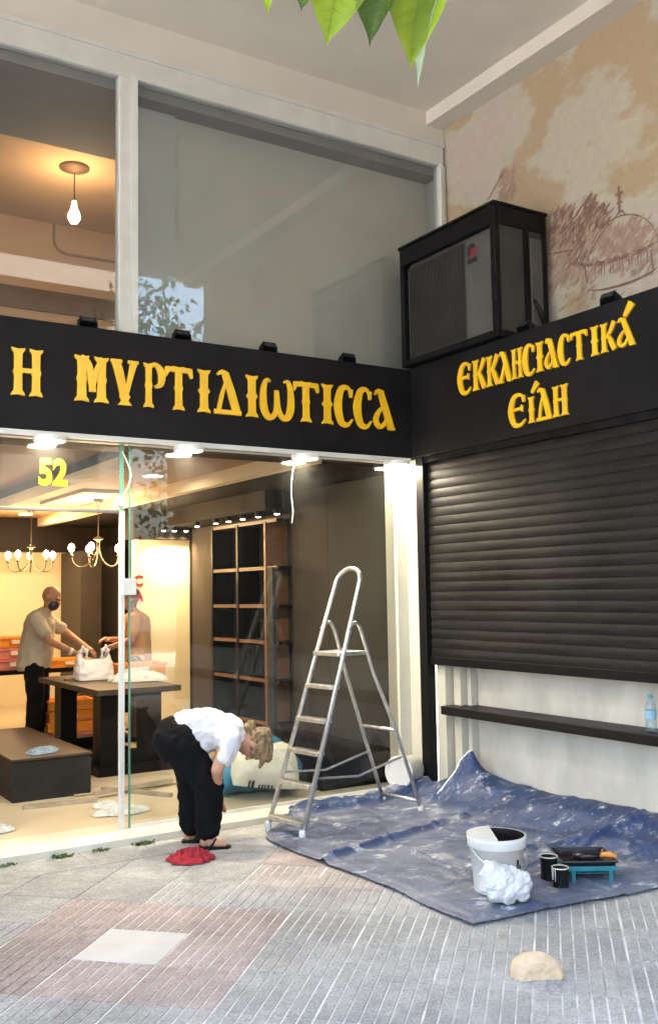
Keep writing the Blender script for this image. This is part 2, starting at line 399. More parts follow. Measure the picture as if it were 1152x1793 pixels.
def arcpts(c, rx, ry, a0, a1, n=14, sl=0):
    return [(c[0]+rx*math.cos(R(a0+(a1-a0)*i/n)), c[1]-ry*math.sin(R(a0+(a1-a0)*i/n)) + sl*math.cos(R(a0+(a1-a0)*i/n))) for i in range(n+1)]
for k, (cx_, cy_, wx, wy, nn) in enumerate([(1005, 395, 40, 22, 60), (1030, 372, 10, 22, 26), (1052, 385, 12, 20, 24), (990, 420, 30, 18, 40), (1005, 455, 18, 14, 30), (885, 330, 14, 26, 34), (985, 470, 20, 30, 34)]):
    hatch(mk if k < 5 else mk2, cx_, cy_, wx, wy, int(nn*1.8), 20, 62, .017)
hatch(mk2, 1000, 500, 42, 28, 50, 18, 58, .014); hatch(mk2, 1045, 530, 70, 14, 30, 16, 50, .012)
hatch(mk2, 1090, 425, 42, 30, 130, 26, 55, .022); hatch(mk2, 1010, 410, 52, 40, 130, 24, 60, .022); hatch(mk2, 1085, 470, 60, 16, 60, 16, 60, .018); hatch(mk2, 1000, 470, 40, 40, 90, 22, 60, .02); hatch(mk2, 1145, 430, 12, 20, 25, 24, 60, .02)
mural_stroke(mk, arcpts((1092, 448), 62, 72, 8, 176, 18, -14), .012, .0045)
mural_stroke(mk, arcpts((1085, 438), 70, 14, 190, 350, 14, -22), .03, .0046); mural_stroke(mk, arcpts((1090, 484), 62, 14, 190, 350, 14, -20), .016, .0047)
mural_stroke(mk, [(1024, 460), (1026, 480), (1030, 496)], .018, .0048); mural_stroke(mk, [(1140, 436), (1142, 455), (1144, 470)], .018, .0048)
for k in range(6):
    x = 1048+k*16; y = 484-k*4.6
    mural_stroke(mk, [(x-5, y+2), (x-5, y-18), (x-3, y-25), (x+1, y-28), (x+5, y-25), (x+6, y-18), (x+6, y)], .011, .0049)
mural_stroke(mk, [(1085, 372), (1085, 350), (1084, 325)], .03, .005); mural_stroke(mk, [(1078, 342), (1085, 338), (1092, 336)], .026, .0052); mural_stroke(mk, [(1080, 356), (1086, 354), (1091, 352)], .02, .0052)
mural_stroke(mk, [(1075, 385), (1082, 374), (1090, 368), (1097, 376)], .014, .0053)
mural_stroke(mk, [(1022, 470), (1035, 440), (1052, 412), (1062, 398)], .01, .0054)
mural_stroke(mk, [(855, 350), (868, 325), (886, 296)], .01, .0054); mural_stroke(mk, [(962, 446), (985, 440), (1005, 437)], .014, .0054)
part('mural_dark_strokes', mk, M_ink, mural, kind='stuff'); part('mural_pale_strokes', mk2, M_ink2, mural, kind='stuff')

# --- upper window of facade A
uw = part('upper_window_frame', MB().box((-1.6, YG-.03, 5.27), (5.26, YG+.05, 5.46)), M_frame, bld, bevel=.004)
part('transom_cap', MB().box((-1.6, YG-.045, 5.43), (5.27, YG-.031, 5.462)), M_frame, uw)
for a, b in ((-1.6, -1.5), (2.335, 2.455), (5.21, 5.278)):
    part('mullion', MB().box((a, YG-.035, 3.3), (b, YG+.055, 5.268)), M_frame, uw, bevel=.006)
part('mullion_bead', MB().box((2.42, YG-.05, 3.3), (2.465, YG-.036, 5.27)), M_alu, uw)
part('jamb_strip', MB().box((5.20, YG-.06, 3.3), (5.225, YG-.036, 5.27)), M_alu, uw)
part('pane', MB().box((-1.5, YG+.005, 3.35), (2.335, YG+.013, 5.27)), M_glass_up, uw)
part('pane', MB().box((2.455, YG+.005, 3.35), (5.21, YG+.013, 5.27)), M_glass_up, uw)
# boards fixed close behind the right pane
M_bd1 = mat('board_grey', (.40, .41, .395), .75, var=.08, scale=.9, bump=.03)
M_bd2 = mat('board_taupe', (.43, .415, .375), .75, var=.1, scale=.9, bump=.03)
xs = [2.40, 2.83, 5.24]
for k in range(2):
    part('blanking_board', MB().box((xs[k], YG+.20+(.03 if k % 2 else 0), 3.3), (xs[k+1]+.03, YG+.215+(.03 if k % 2 else 0), 5.4)), M_bd1 if k == 0 else M_bd2, bld)
part('partition', MB().box((3.80, YG+.24, 3.3), (3.84, 9.6, 5.4)), M_bd2, bld)
# upper room
M_upc = mat('upper_ceiling', (.55, .40, .27), .85, var=.1, scale=1.5)
M_upd = mat('upper_bulkhead', (.22, .21, .21), .85, var=.08)
part('upper_floor', MB().box((-1.6, 6.42, 3.2), (5.3, 9.9, 3.32)), M_dark, bld)
part('upper_bulkhead', MB().box((-1.6, YG+.06, 5.2), (5.26, 7.5, 5.45)), M_upd, bld)
part('upper_ceiling', MB().box((-1.6, 7.5, 5.35), (5.3, 9.7, 5.45)), M_upc, bld)
part('upper_back_wall', MB().box((-1.6, 9.5, 3.32), (5.3, 9.6, 5.36)), mat('upper_wall_paint', (.42, .29, .19), .85, var=.1, scale=1.5), bld)
part('upper_wall_band', MB().box((-1.6, 9.485, 4.43), (3.79, 9.498, 4.65)), mat('brown_band', (.10, .06, .045), .7), bld)
part('upper_side_wall', MB().box((XM, 6.34, 3.2), (5.6, 9.7, 5.72)), M_bd1, bld)
part('upper_side_wall', MB().box((-1.7, 6.42, 3.2), (-1.6, 9.6, 5.4)), MATS['upper_wall_paint'], bld)
cn = [ony(95, 392, 9.47), ony(96, 425, 9.47), ony(112, 442, 9.47), ony(150, 449, 9.47), ony(212, 460, 9.47)]
part('conduit', MB().tube(catmull(cn), .016, 8), mat('conduit_brown', (.24, .16, .10), .5), bld, smooth=True)

# --- lower shopfront
part('soffit', MB().box((-1.6, 6.262, 2.648), (4.77, YG-.02, 2.72)), mat('soffit_dark', (.09, .08, .07), .6), bld)
part('marble_sill', MB().box((-1.6, 6.122, -.1), (4.79, 6.56, .05)), M_marble, bld, bevel=.006)
part('shopfront_jamb', MB().box((4.665, YG-.03, .05), (4.772, YG+.12, 2.672)), M_cream, bld, bevel=.004)
part('corner_return', MB().box((4.773, 6.2, .0), (4.93, YG+.16, 2.66)), M_cream, bld)
glz = part('shopfront_glazing', MB().box((-1.6, YG-.018, 2.64), (4.664, YG+.032, 2.671)), M_alu, bld)
xd = 2.40
part('pane', MB().box((xd+.03, YG, .055), (4.664, YG+.01, 2.64)), M_glass, glz)
part('pane', MB().box((-1.0, YG, 2.19), (xd-.012, YG+.01, 2.64)), M_glass, glz)
part('pane_edge', MB().box((xd+.018, YG-.001, .055), (xd+.0295, YG+.011, 2.64)), M_edge, glz)
part('door_post', MB().box((xd-.05, YG-.02, .05), (xd-.018, YG+.02, 2.18)), M_alu, glz, bevel=.003)
part('door_post', MB().box((xd-.045, YG-.004, 2.18), (xd-.02, YG+.014, 2.64)), M_edge, glz)
part('header_rail', MB().box((-1.0, YG-.012, 2.165), (xd-.05, YG+.022, 2.187)), M_edge2, glz, bevel=.003)
part('bottom_channel', MB().box((xd+.03, YG-.012, .05), (4.664, YG+.022, .075)), M_alu, glz)
part('side_panel', MB().box((-1.6, YG-.01, .05), (-1.0, YG+.03, 2.64)), M_dark, glz)
lk = ony(225, 1028, YG-.03)
part('door_lock', MB().box((lk.x-.045, YG-.05, lk.z-.055), (lk.x+.05, YG+.03, lk.z+.055)), M_alu, glz, bevel=.006)
md_ = ony(210, 880, YG-.03)
part('magnet_lock', MB().box((md_.x-.03, YG-.05, md_.z-.03), (md_.x+.03, YG-.013, md_.z+.035)), M_alu, glz, bevel=.008)
M_wire = mat('white_wire', (.7, .7, .66), .5, bump=0)
wp = [ony(a, b, YG-.03) for a, b in ((214, 790), (222, 808), (229, 830), (224, 852), (214, 868), (205, 874), (198, 888))]
part('lock_wire', MB().tube(catmull(wp), .004, 6), M_wire, glz, smooth=True)

# --- shop interior shell
M_floor = mat('shop_floor_tile', (.60, .50, .34), .35, var=.1, scale=2, bump=.03, spec=.15)
M_shopceil = mat('shop_ceiling', (.30, .19, .12), .85, var=.05, spec=.15)
M_brown = mat('dark_brown_paint', (.014, .010, .008), .7, var=.2, spec=0.15)
M_wallc = mat('shop_wall_cream', (.72, .63, .42), .8, var=.04, scale=1)
def shop(nm, a, b, m, **k): return part(nm, MB().box(a, b), m, bld, **k)
shop('shop_floor', (X0, 6.56, -.1), (5.2, 15, .048), M_floor)
shop('shop_ceiling', (X0, YG+.1, 2.74), (3.95, 15, 2.84), M_shopceil)
shop('ceiling_step', (3.95, YG+.1, 2.62), (4.05, 15, 2.84), mat('ceiling_step_cream', (.66, .52, .34), .85, var=.04))
shop('low_ceiling', (4.05, YG+.1, 2.615), (5.2, 15, 2.8), M_brown)
shop('ceiling_beam', (2.60, YG+.1, 2.66), (2.88, 13.9, 2.745), M_brown)
shop('front_ceiling_strip', (X0, YG+.1, 2.655), (4.0, 6.80, 2.735), M_brown)
shop('right_wall_panel', (4.85, YG+.13, .05), (4.95, 7.648, 2.6), M_panel)
shop('right_wall_panel', (4.85, 7.653, .05), (4.95, 8.33, 2.6), M_panel2)
shop('right_wall', (4.97, YG+.18, .04), (5.2, 15, 2.8), M_brown)
shop('yellow_partition', (4.27, 11.0, .05), (4.96, 11.15, 2.27), M_wallc)
shop('partition_head', (4.2, 10.9, 2.275), (4.96, 11.2, 2.62), M_brown)
shop('back_wall', (X0, 14.5, .04), (5.2, 14.65, 2.8), M_wallc)
shop('back_bulkhead', (X0, 14.0, 2.27), (5.2, 14.49, 2.75), M_brown)
shop('back_cabinet', (4.42, 13.5, .05), (4.96, 14.4, 2.25), mat('cabinet_greybrown', (.05, .04, .033), .6))
shop('back_cabinet', (4.72, 12.6, .05), (4.96, 13.49, 2.3), M_dark)
shop('left_wall', (X0-.1, YG, -.1), (X0, 15, 2.84), M_wallc)
shop('ceiling_rose_panel', (3.30, 10.0, 2.70), (3.75, 11.6, 2.741), mat('ceiling_medallion', (.50, .40, .28), .8))

# ================================================================== SIGNS
def stem(x, w, y0=0., y1=1., flare=.62, bump=.16):
    h = y1-y0; ym = (y0+y1)/2; r = w/2
    prof = [(r*(1+flare), y0), (r*(1+flare*.85), y0+.05*h), (r*.98, y0+.12*h), (r*.92, ym-.08*h), (r*(1+bump), ym-.012*h), (r*(1+bump), ym+.012*h), (r*.92, ym+.08*h), (r*.98, y1-.12*h), (r*(1+flare*.85), y1-.05*h), (r*(1+flare), y1)]
    return [(x+a, b) for a, b in prof] + [(x, y1-.025*h)] + [(x-a, b) for a, b in reversed(prof)] + [(x, y0+.025*h)]
def stroke(pts, wid, n=6):
    if len(pts) > 2:
        P = catmull([(a, b, 0) for a, b in pts], n); k = len(P); m = len(wid)
        W = []
        for i in range(k):
            t = i/(k-1)*(m-1); j = min(int(t), m-2); W.append(wid[j]+(wid[j+1]-wid[j])*(t-j))
    else:
        P = [Vector((*p, 0)) for p in pts]; W = list(wid) if len(wid) == 2 else [wid[0]]*2
    L, Rr = [], []
    for i, p in enumerate(P):
        t = (P[min(i+1, len(P)-1)]-P[max(i-1, 0)]).normalized(); s = Vector((-t.y, t.x, 0))*W[i]/2
        L.append((p.x+s.x, p.y+s.y)); Rr.append((p.x-s.x, p.y-s.y))
    return L + Rr[::-1]
SW = .2
def glyph(ch, W):
    SW = min(.2, .27*W)
    if ch == 'Η': return [stem(.81*SW, SW), stem(W-.81*SW, SW), stroke([(SW, .53), (W-SW, .53)], [.1, .1])]
    if ch == 'Μ': return [stem(.16, SW), stem(W-.16, SW), stroke([(.14, .98), (.3, .8), (W*.52, .32)], [.1, .16, .15]), stroke([(W-.14, .98), (W*.62, .66), (W*.52, .3)], [.1, .13, .1]), stroke([(W*.42, .27), (W*.62, .27)], [.09, .09])]
    if ch == 'Υ': return [stroke([(.11, .98), (.2, .7), (W*.5, .16)], [.2, .2, .17]), stroke([(W-.1, .98), (W-.17, .7), (W*.53, .16)], [.18, .13, .1]), stroke([(.0, .965), (.26, .965)], [.07, .07]), stroke([(W-.24, .965), (W, .965)], [.07, .07]), [(W*.5-.15, 0), (W*.5+.17, 0), (W*.5+.08, .1), (W*.5+.13, .2), (W*.5, .3), (W*.5-.12, .2), (W*.5-.07, .1)]]
    if ch == 'Ρ': return [stem(.16, SW), stroke([(.18, .93), (W*.6, .97), (W-.09, .8), (W*.8, .55), (.3, .47)], [.1, .1, .19, .14, .06])]
    if ch == 'Τ': return [stem(W/2, SW), stroke([(.03, .92), (W-.03, .92)], [.12, .12]), [(0, .97), (.1, .95), (.1, .86), (.03, .74), (-.02, .76)], [(W, .97), (W-.1, .95), (W-.1, .86), (W-.03, .74), (W+.02, .76)]]
    if ch == 'Ι': return [stem(W/2, min(.2, .55*W), bump=.45)]
    if ch == 'Δ': return [stroke([(W*.42, .97), (W*.62, .55), (W-.14, .1)], [.17, .2, .2]), stroke([(W*.48, .84), (W*.3, .45), (.14, .1)], [.06, .1, .1]), stroke([(.02, .06), (W-.02, .06)], [.11, .11]), stroke([(W*.14, .92), (W*.3, .99), (W*.52, .93)], [.05, .11, .11])]
    if ch == 'Ω':
        a = [stroke([(W*.3, .9), (W*.18, .93), (W*.09, .7), (W*.09, .3), (W*.2, .07), (W*.36, .06), (W*.47, .25), (W*.49, .7)], [.05, .09, .15, .19, .16, .13, .12, .1])]
        return a + [stroke([(W*.72, .92), (W*.84, .93), (W*.92, .7), (W*.92, .3), (W*.82, .07), (W*.66, .06), (W*.54, .25), (W*.51, .66)], [.05, .09, .14, .19, .16, .13, .12, .08])]
    if ch in 'CЄ':
        a = [stroke([(W*.88, .84), (W*.66, .97), (W*.32, .9), (W*.14, .5), (W*.3, .1), (W*.64, .03), (W*.93, .18)], [.05, .1, .17, .23, .18, .11, .04]), stroke([(W*.84, .93), (W*.86, .72)], [.13, .07])]
        if ch == 'Є': a.append(stroke([(W*.2, .52), (W*.78, .54)], [.1, .09])); a.append(stroke([(W*.76, .64), (W*.76, .44)], [.05, .05]))
        return a
    if ch in 'ΑΛ':
        a = [stroke([(W*.36, .98), (W*.58, .55), (W-.12, .05)], [.16, .19, .2]), stroke([(W*.7, .03), (W, .03)], [.07, .07]), stroke([(W*.1, .88), (W*.24, .98), (W*.5, .93)], [.04, .1, .11])]
        if ch == 'Α': a += [stroke([(W*.58, .62), (W*.28, .46), (W*.12, .22), (W*.28, .06), (W*.5, .14), (W*.74, .4)], [.06, .1, .15, .12, .1, .06])]
        else: a += [stroke([(W*.52, .66), (W*.34, .3), (W*.16, .05)], [.07, .11, .14]), stroke([(0, .03), (W*.34, .03)], [.07, .07])]
        return a
    if ch == 'Κ': return [stem(.16, SW), stroke([(.24, .48), (W*.62, .66), (W-.06, .98)], [.08, .12, .17]), stroke([(W*.48, .62), (W*.66, .35), (W-.07, .03)], [.08, .17, .19])]
    if ch == "'": return [stroke([(W*.2, .0), (W*.9, 1.)], [.35, .7])]
    return []
def letters(root, rows, U, plane, m, depth=.018):
    for ch, p, w_, z0, z1 in rows:
        h = z1-z0; mb = MB()
        for k, poly in enumerate(glyph(ch, w_/h)):
            mb.prism([(a*h, b*h) for a, b in poly], p+Vector((0, 0, z0-p.z)), U, (0, 0, 1), plane, depth+.0011*k)
        part('letter', mb, m, root, bevel=.002)
sgA = thing('sign_board', 'long black shop sign with golden name lettering above the glass front', 'sign', (2, YA, 2.66))
part('board', MB().box((-1.7, YA, 2.676), (4.771, YG+.06, 3.402)), M_black, sgA, bevel=.006)
part('lower_trim', MB().box((-1.7, YA-.006, 2.64), (4.76, YA+.025, 2.674)), M_alu, sgA, bevel=.003)
part('seam', MB().box((1.36, YA-.0015, 2.69), (1.366, YA+.01, 3.39)), M_metalblk, sgA)
rowsA = []
for ch, a, b in [('Η', 20, 76), ('Μ', 131, 191), ('Υ', 194, 243), ('Ρ', 249, 290), ('Τ', 290, 337), ('Ι', 345, 371), ('Δ', 374, 424), ('Ι', 430, 454), ('Ω', 457, 514), ('Τ', 515, 558), ('Ι', 562, 586), ('C', 588, 620), ('C', 622, 653), ('Α', 654, 691)]:
    yy = 650+(a-20)*.095; pa = ony(a, yy, YA-.02); pb = ony(b, yy, YA-.02)
    rowsA.append((ch, Vector((pa.x, YA-.001, 0)), pb.x-pa.x, 2.888, 3.2))
letters(sgA, rowsA, (1, 0, 0), Vector((0, -1, 0)), M_gold)
sgB = thing('sign_board', 'black side sign with two rows of golden lettering above the roller shutter', 'sign', (XB, 4.5, 2.66))
part('board', MB().box((XB, 1.5, 2.672), (XM+.01, YG+.05, 3.41)), M_black, sgB, bevel=.006)
rowsB = []
for ch, a, b in [('Є', 801, 825), ('Κ', 826, 850), ('Κ', 850, 873), ('Λ', 872, 895), ('Η', 895, 914), ('C', 915, 936), ('Ι', 937, 951), ('Α', 953, 976), ('C', 977, 998), ('Τ', 999, 1027), ('Ι', 1032, 1048), ('Κ', 1050, 1078), ('Α', 1079, 1110)]:
    yy = 660-(a-801)*.29; pa = onx(a, yy, XB-.015); pb = onx(b, yy, XB-.015)
    t = (a-801)/300; z0 = 3.075+.02*t; z1 = 3.31-.035*t
    rowsB.append((ch, Vector((XB+.001, pa.y, 0)), pa.y-pb.y, z0, z1))
pa = onx(1088, 545, XB-.015); pb = onx(1108, 545, XB-.015); rowsB.append(("'", Vector((XB+.001, pa.y, 0)), pa.y-pb.y, 3.285, 3.36))
for ch, a, b, lo_, hi_ in [('Є', 889, 921, 2.742, 2.97), ('Ι', 922, 937, 2.745, 2.93), ('Δ', 938, 966, 2.745, 2.965), ('Η', 967, 994, 2.748, 2.96)]:
    pa = onx(a, 715, XB-.015); pb = onx(b, 715, XB-.015); rowsB.append((ch, Vector((XB+.001, pa.y, 0)), pa.y-pb.y, lo_, hi_))
pa = onx(927, 680, XB-.015); pb = onx(942, 680, XB-.015); rowsB.append(("'", Vector((XB+.001, pa.y, 0)), pa.y-pb.y, 2.955, 3.02))
letters(sgB, rowsB, (0, -1, 0), Vector((-1, 0, 0)), M_gold)
# house number stuck on the glass above the door
def text_mesh(s, size, bold=.0):
    cu = bpy.data.curves.new('t', 'FONT'); cu.body = s; cu.size = size; cu.offset = bold; cu.extrude = .0015; cu.align_x = 'CENTER'
    o = bpy.data.objects.new('t', cu); TMPS.collection.objects.link(o); dg = temp_graph()
    me = bpy.data.meshes.new_from_object(o.evaluated_get(dg)); bpy.data.objects.remove(o); return me
nb = text_mesh('52', .235, .008); c = ony(92, 848, YG)
nb.transform(Matrix.Translation((c.x, YG-.004, c.z)) @ Matrix.Rotation(R(90), 4, 'X') @ Matrix.Diagonal((.82, 1, 1, 1)))
_m = M_yellow.node_tree; _t = _m.nodes.new('ShaderNodeBsdfTranslucent'); _t.inputs[0].default_value = (.9, .82, .02, 1); _x = _m.nodes.new('ShaderNodeMixShader'); _x.inputs[0].default_value = .55
_m.links.new(_m.nodes['Principled BSDF'].outputs[0], _x.inputs[1]); _m.links.new(_t.outputs[0], _x.inputs[2]); _m.links.new(_x.outputs[0], _m.nodes['Material Output'].inputs[0])
single('house_number', nb, M_yellow, 'yellow house number 52 stuck on the glass above the doorway', 'number')

# --- small floodlights on top of the signs
M_lens = mat('lamp_lens', (.03, .032, .034), .2, var=.1, bump=0)
def flood(loc, rz, label):
    t = thing('sign_floodlight', label, 'floodlight', loc, rz, 'floodlights on top of the sign boards')
    Mx = Matrix.Rotation(R(-28), 4, 'X')
    b = MB().box((-.055, -.05, .02), (.055, .03, .066), Mx)
    for k in range(5): b.box((-.05, .03, .022+k*.01), (.05, .045, .026+k*.01), Mx)
    part('housing', b, M_metalblk, t, bevel=.006, world=False)
    part('lens', MB().box((-.045, -.053, .026), (.045, -.0505, .06), Mx), M_lens, t, world=False)
    br = MB().box((-.066, -.02, .0), (-.058, .02, .055)).box((.058, -.02, .0), (.066, .02, .055)).box((-.066, -.02, -.002), (.066, .02, .006))
    part('bracket', br, M_metalblk, t, world=False)
for px, lab in ((153, 'small black floodlight on the long sign near the word of one letter'), (318, 'small black floodlight on the long sign under the reflected foliage'), (470, 'small black floodlight on the long sign above its longest word middle'), (608, 'small black floodlight on the long sign close to the corner')):
    flood((ony(px, 590, 6.3).x, 6.3, 3.402), 0, lab)
for px, lab in ((1075, 'small black floodlight on the side sign in front of the painted church'), (925, 'small black floodlight on the side sign at the air conditioner edge'), (800, 'small black floodlight on the side sign under the air conditioner')):
    flood((4.82, onx(px, 570, 4.85).y, 3.41), R(-90), lab)

# --- downlights in the soffit and shop ceiling
M_disc = glow('downlight_glow', (1, .93, .78), 3)
M_rim = mat('downlight_rim', (.75, .74, .7), .4, bump=0)
def downlight(c, r, pw, label, group, thick=.05, col=(1, .86, .62), spot=True):
    t = thing('downlight', label, 'downlight', c, 0, group)
    part('rim', MB().lathe([(r, 0), (r, -thick), (r*.9, -thick-.004), (r*.88, -thick+.003)], n=28), M_rim, t, smooth=False, world=False)
    part('diffuser', MB().lathe([(r*.89, -thick+.001), (r*.6, -thick-.004), (.002, -thick-.005)], n=28), M_disc, t, world=False)
    ld = bpy.data.lights.new('downlight_lamp', 'AREA'); ld.shape = 'DISK'; ld.size = r*1.7; ld.energy = pw; ld.color = col
    lo = bpy.data.objects.new('lamp', ld); COL.objects.link(lo); lo.location = (0, 0, -thick-.012); lo.parent = t
    return t
SOF = 'round downlights under the long sign'
for px, py, lab in ((80, 776, 'round downlight under the sign beside the house number'), (310, 796, 'round downlight under the sign right of the door post'), (512, 809, 'round downlight under the sign with a thin wire hanging below'), (687, 821, 'round downlight under the sign at the cream corner')):
    q = onz(px, py, 2.615); downlight((min(q.x, 4.655), min(q.y, YG-.085) if px != 687 else 6.29, 2.648), .106, 2.4, lab, SOF, .032)
q = onz(268, 833, 2.73); downlight((q.x, q.y, 2.74), .10, 1, 'round downlight set into the peach shop ceiling', 'downlights in the shop ceiling', .012)
q = onz(8, 920, 2.66); downlight((q.x-.02, 13.3, 2.74), .10, 1, 'round downlight in the shop ceiling before the dark bulkhead', 'downlights in the shop ceiling', .012)
for x_, y_, lab in ((.4, 9.0, 'round downlight in the shop ceiling near the left wall'),):
    downlight((x_, y_, 2.74), .10, 1, lab, 'downlights in the shop ceiling', .012)
# thin wire hanging by the third downlight
wp = [ony(a, b, YG-.06) for a, b in ((515, 812), (511, 835), (510, 865), (513, 895), (511, 916))]
single('hanging_wire', MB().tube(catmull(wp), .004, 6), M_wire, 'thin white wire hanging from the soffit before the grey wall', 'wire', smooth=True)

# ================================================================== AIR CONDITIONER in its cage
M_acg = mat('ac_grey', (.085, .079, .072), .5, var=.12, scale=4, bump=.04, spec=0.15)
M_acd = mat('ac_dark', (.050, .047, .043), .5, var=.12, spec=0.15)
ac = thing('air_conditioner', 'grey air conditioner unit in a black metal cage on the side sign', 'air conditioner', (4.96, 5.68, 3.41))
ax0, ax1, ay0, ay1, az0, az1 = 4.70, 5.22, 5.11, 6.25, 3.415, 4.39
cg = MB(); tk = .05
for yy in (ay0, ay1-tk):
    for xx in (ax0, ax1-tk): cg.box((xx, yy, az0+tk), (xx+tk, yy+tk, az1-.14))
for zz, th in ((az0, tk), (az1-.14, .14)):
    for xx in (ax0, ax1-tk): cg.box((xx, ay0, zz), (xx+tk, ay1, zz+th))
    for yy in (ay0, ay1-tk): cg.box((ax0+tk, yy, zz), (ax1-tk, yy+tk, zz+th))
part('cage', cg, M_metalblk, ac, bevel=.005)
part('cage_roof', MB().box((ax0-.01, ay0-.01, az1+.002), (ax1+.01, ay1+.01, az1+.022)), M_metalblk, ac)
part('cage_base', MB().box((ax0+.05, ay0+.05, az0), (ax1-.05, ay1-.05, az0+.012)), M_metalblk, ac)
part('cage_side_bar', MB().box((4.99, ay0-.004, az0), (5.03, ay0+.03, az1-.1)), M_metalblk, ac)
bd = part('body', MB().box((4.765, 5.165, 3.44), (5.16, 6.195, 4.27)), M_acg, ac, bevel=.012)
fr = MB()
for k in range(58):
    yk = 5.20+k*.0172
    if yk > 5.50: fr.box((4.744, yk, 3.49), (4.753, yk+.006, 4.215))
part('front_grille', fr, M_acd, ac)
part('grille_panel', MB().box((4.753, 5.49, 3.475), (4.764, 6.185, 4.235)), M_acd, ac)
part('control_panel', MB().box((4.745, 5.19, 3.47), (4.764, 5.485, 4.245)), M_acg, ac, bevel=.004)
sv = MB()
for k in range(14): sv.box((4.80, 5.158, 3.52+k*.05), (4.95, 5.1645, 3.532+k*.05))
part('side_louvre', sv, M_acd, ac)
part('side_sheet', MB().box((4.752, 5.122, 3.46), (5.17, 5.1295, 4.25)), M_acd, ac)
part('side_cover', MB().box((5.045, 5.104, 3.5), (5.165, 5.1215, 4.2)), M_acg, ac, bevel=.01)
pp = MB()
for dz in (0, .05): pp.tube(bez((5.06, 5.15, 3.75+dz), (5.06, 5.05+dz, 3.72), (5.15, 5.05, 3.55), (5.2, 5.14, 3.43), 10), .014, 8)
part('pipe', pp, MATS['black_metal'], ac, smooth=True)
# emblem: a dark and red ring-shaped badge with a short word under it
M_red = mat('badge_red', (.22, .02, .02), .4, bump=0); M_bl = mat('badge_dark', (.012, .012, .02), .4, bump=0)
lc = onx(826, 438, 4.745)
def ringpoly(a0, a1, r1, r2, n=14): return [(r2*math.cos(R(a0+(a1-a0)*i/n)), r2*math.sin(R(a0+(a1-a0)*i/n))) for i in range(n+1)] + [(r1*math.cos(R(a1+(a0-a1)*i/n)), r1*math.sin(R(a1+(a0-a1)*i/n))) for i in range(n+1)]
lg = MB().prism(ringpoly(40, 235, .018, .052), (4.7445, lc.y, lc.z), (0, -1, 0), (0, 0, 1), (-1, 0, 0), .003)
part('badge', lg, M_bl, ac)
lg = MB().prism(ringpoly(-115, 20, .018, .052), (4.7445, lc.y, lc.z), (0, -1, 0), (0, 0, 1), (-1, 0, 0), .003).prism([(-.012, -.008), (.045, .0), (.045, .014), (-.004, .008)], (4.7445, lc.y, lc.z), (0, -1, 0), (0, 0, 1), (-1, 0, 0), .004)
part('badge', lg, M_red, ac)
gm = text_mesh('GREE', .05, .001)
gm.transform(Matrix.Translation((4.7425, lc.y, lc.z-.095)) @ Matrix(((0, 0, -1, 0), (-1, 0, 0, 0), (0, 1, 0, 0), (0, 0, 0, 1))))
part('badge_lettering', gm, M_bl, ac)

# ================================================================== ROLLER SHUTTER and the niche below
sh = thing('roller_shutter', 'black roller shutter rolled halfway down over the white niche', 'shutter', (4.82, 4.5, 1.03))
def shut_mat():
    m, n, l, b = nodes('shutter_black'); setin(b, 'Specular IOR Level', .17)
    g = n.new('ShaderNodeNewGeometry'); mp = n.new('ShaderNodeMapping'); mp.inputs['Scale'].default_value = (1, 1.2, 14); l.new(g.outputs['Position'], mp.inputs[0])
    t = n.new('ShaderNodeTexNoise'); t.inputs['Scale'].default_value = 2.2; t.inputs['Detail'].default_value = 8; t.inputs['Roughness'].default_value = .7; l.new(mp.outputs[0], t.inputs['Vector'])
    t3 = n.new('ShaderNodeTexNoise'); t3.inputs['Scale'].default_value = 1.1; t3.inputs['Detail'].default_value = 3; l.new(g.outputs['Position'], t3.inputs['Vector'])
    mu = n.new('ShaderNodeMath'); mu.operation = 'MULTIPLY'; l.new(t.outputs['Fac'], mu.inputs[0]); l.new(t3.outputs['Fac'], mu.inputs[1])
    r = n.new('ShaderNodeValToRGB'); e = r.color_ramp.elements; e[0].position = .12; e[0].color = (.004, .0038, .0042, 1); e[1].position = .44; e[1].color = (.027, .0245, .0235, 1)
    l.new(mu.outputs[0], r.inputs[0]); l.new(r.outputs[0], b.inputs['Base Color'])
    mr = n.new('ShaderNodeMapRange'); mr.inputs[3].default_value = .42; mr.inputs[4].default_value = .7; l.new(t.outputs['Fac'], mr.inputs[0]); l.new(mr.outputs[0], b.inputs['Roughness'])
    return m
M_sh = shut_mat(); pitch = .0735; ns = 22; YS0, YS1 = 1.7, 6.115
prof = []
for k in range(9):
    t = k/8; prof.append((4.822-.005*math.sin(math.pi*t), t*(pitch-.007)))
prof.append((4.826, pitch-.003)); prof.append((4.826, pitch))
sm = MB()
for x_, z_ in prof: sm.v += [(x_-4.82, YS0-4.5, z_), (x_-4.82, YS1-4.5, z_)]
sm.f = [(2*i, 2*i+2, 2*i+3, 2*i+1) for i in range(len(prof)-1)]
sme = sm.mesh('slat'); sme.materials.append(M_sh)
for k in range(ns):
    o = link('slat', sme, None, sh); o.location = (0, 0, .055+k*pitch); o.rotation_euler = (0, 0, rng.uniform(-.0008, .0008))
part('bottom_bar', MB().box((4.806, YS0, 1.025), (4.834, YS1, 1.088)), M_metalblk, sh, bevel=.004)
part('backing', MB().box((4.834, YS0, 1.09), (4.838, YS1, 2.67)), M_metalblk, sh)
part('guide_rail', MB().box((4.772, 6.105, .0), (4.85, 6.198, 2.671)), M_metalblk, sh, bevel=.004)
part('header', MB().box((4.785, YS0, 2.62), (4.85, 6.10, 2.671)), M_metalblk, sh)
M_niche = mat('niche_white', (.62, .575, .50), .75, var=.16, scale=4, bump=.3, bscale=14, stretch=(1, 1, .5))
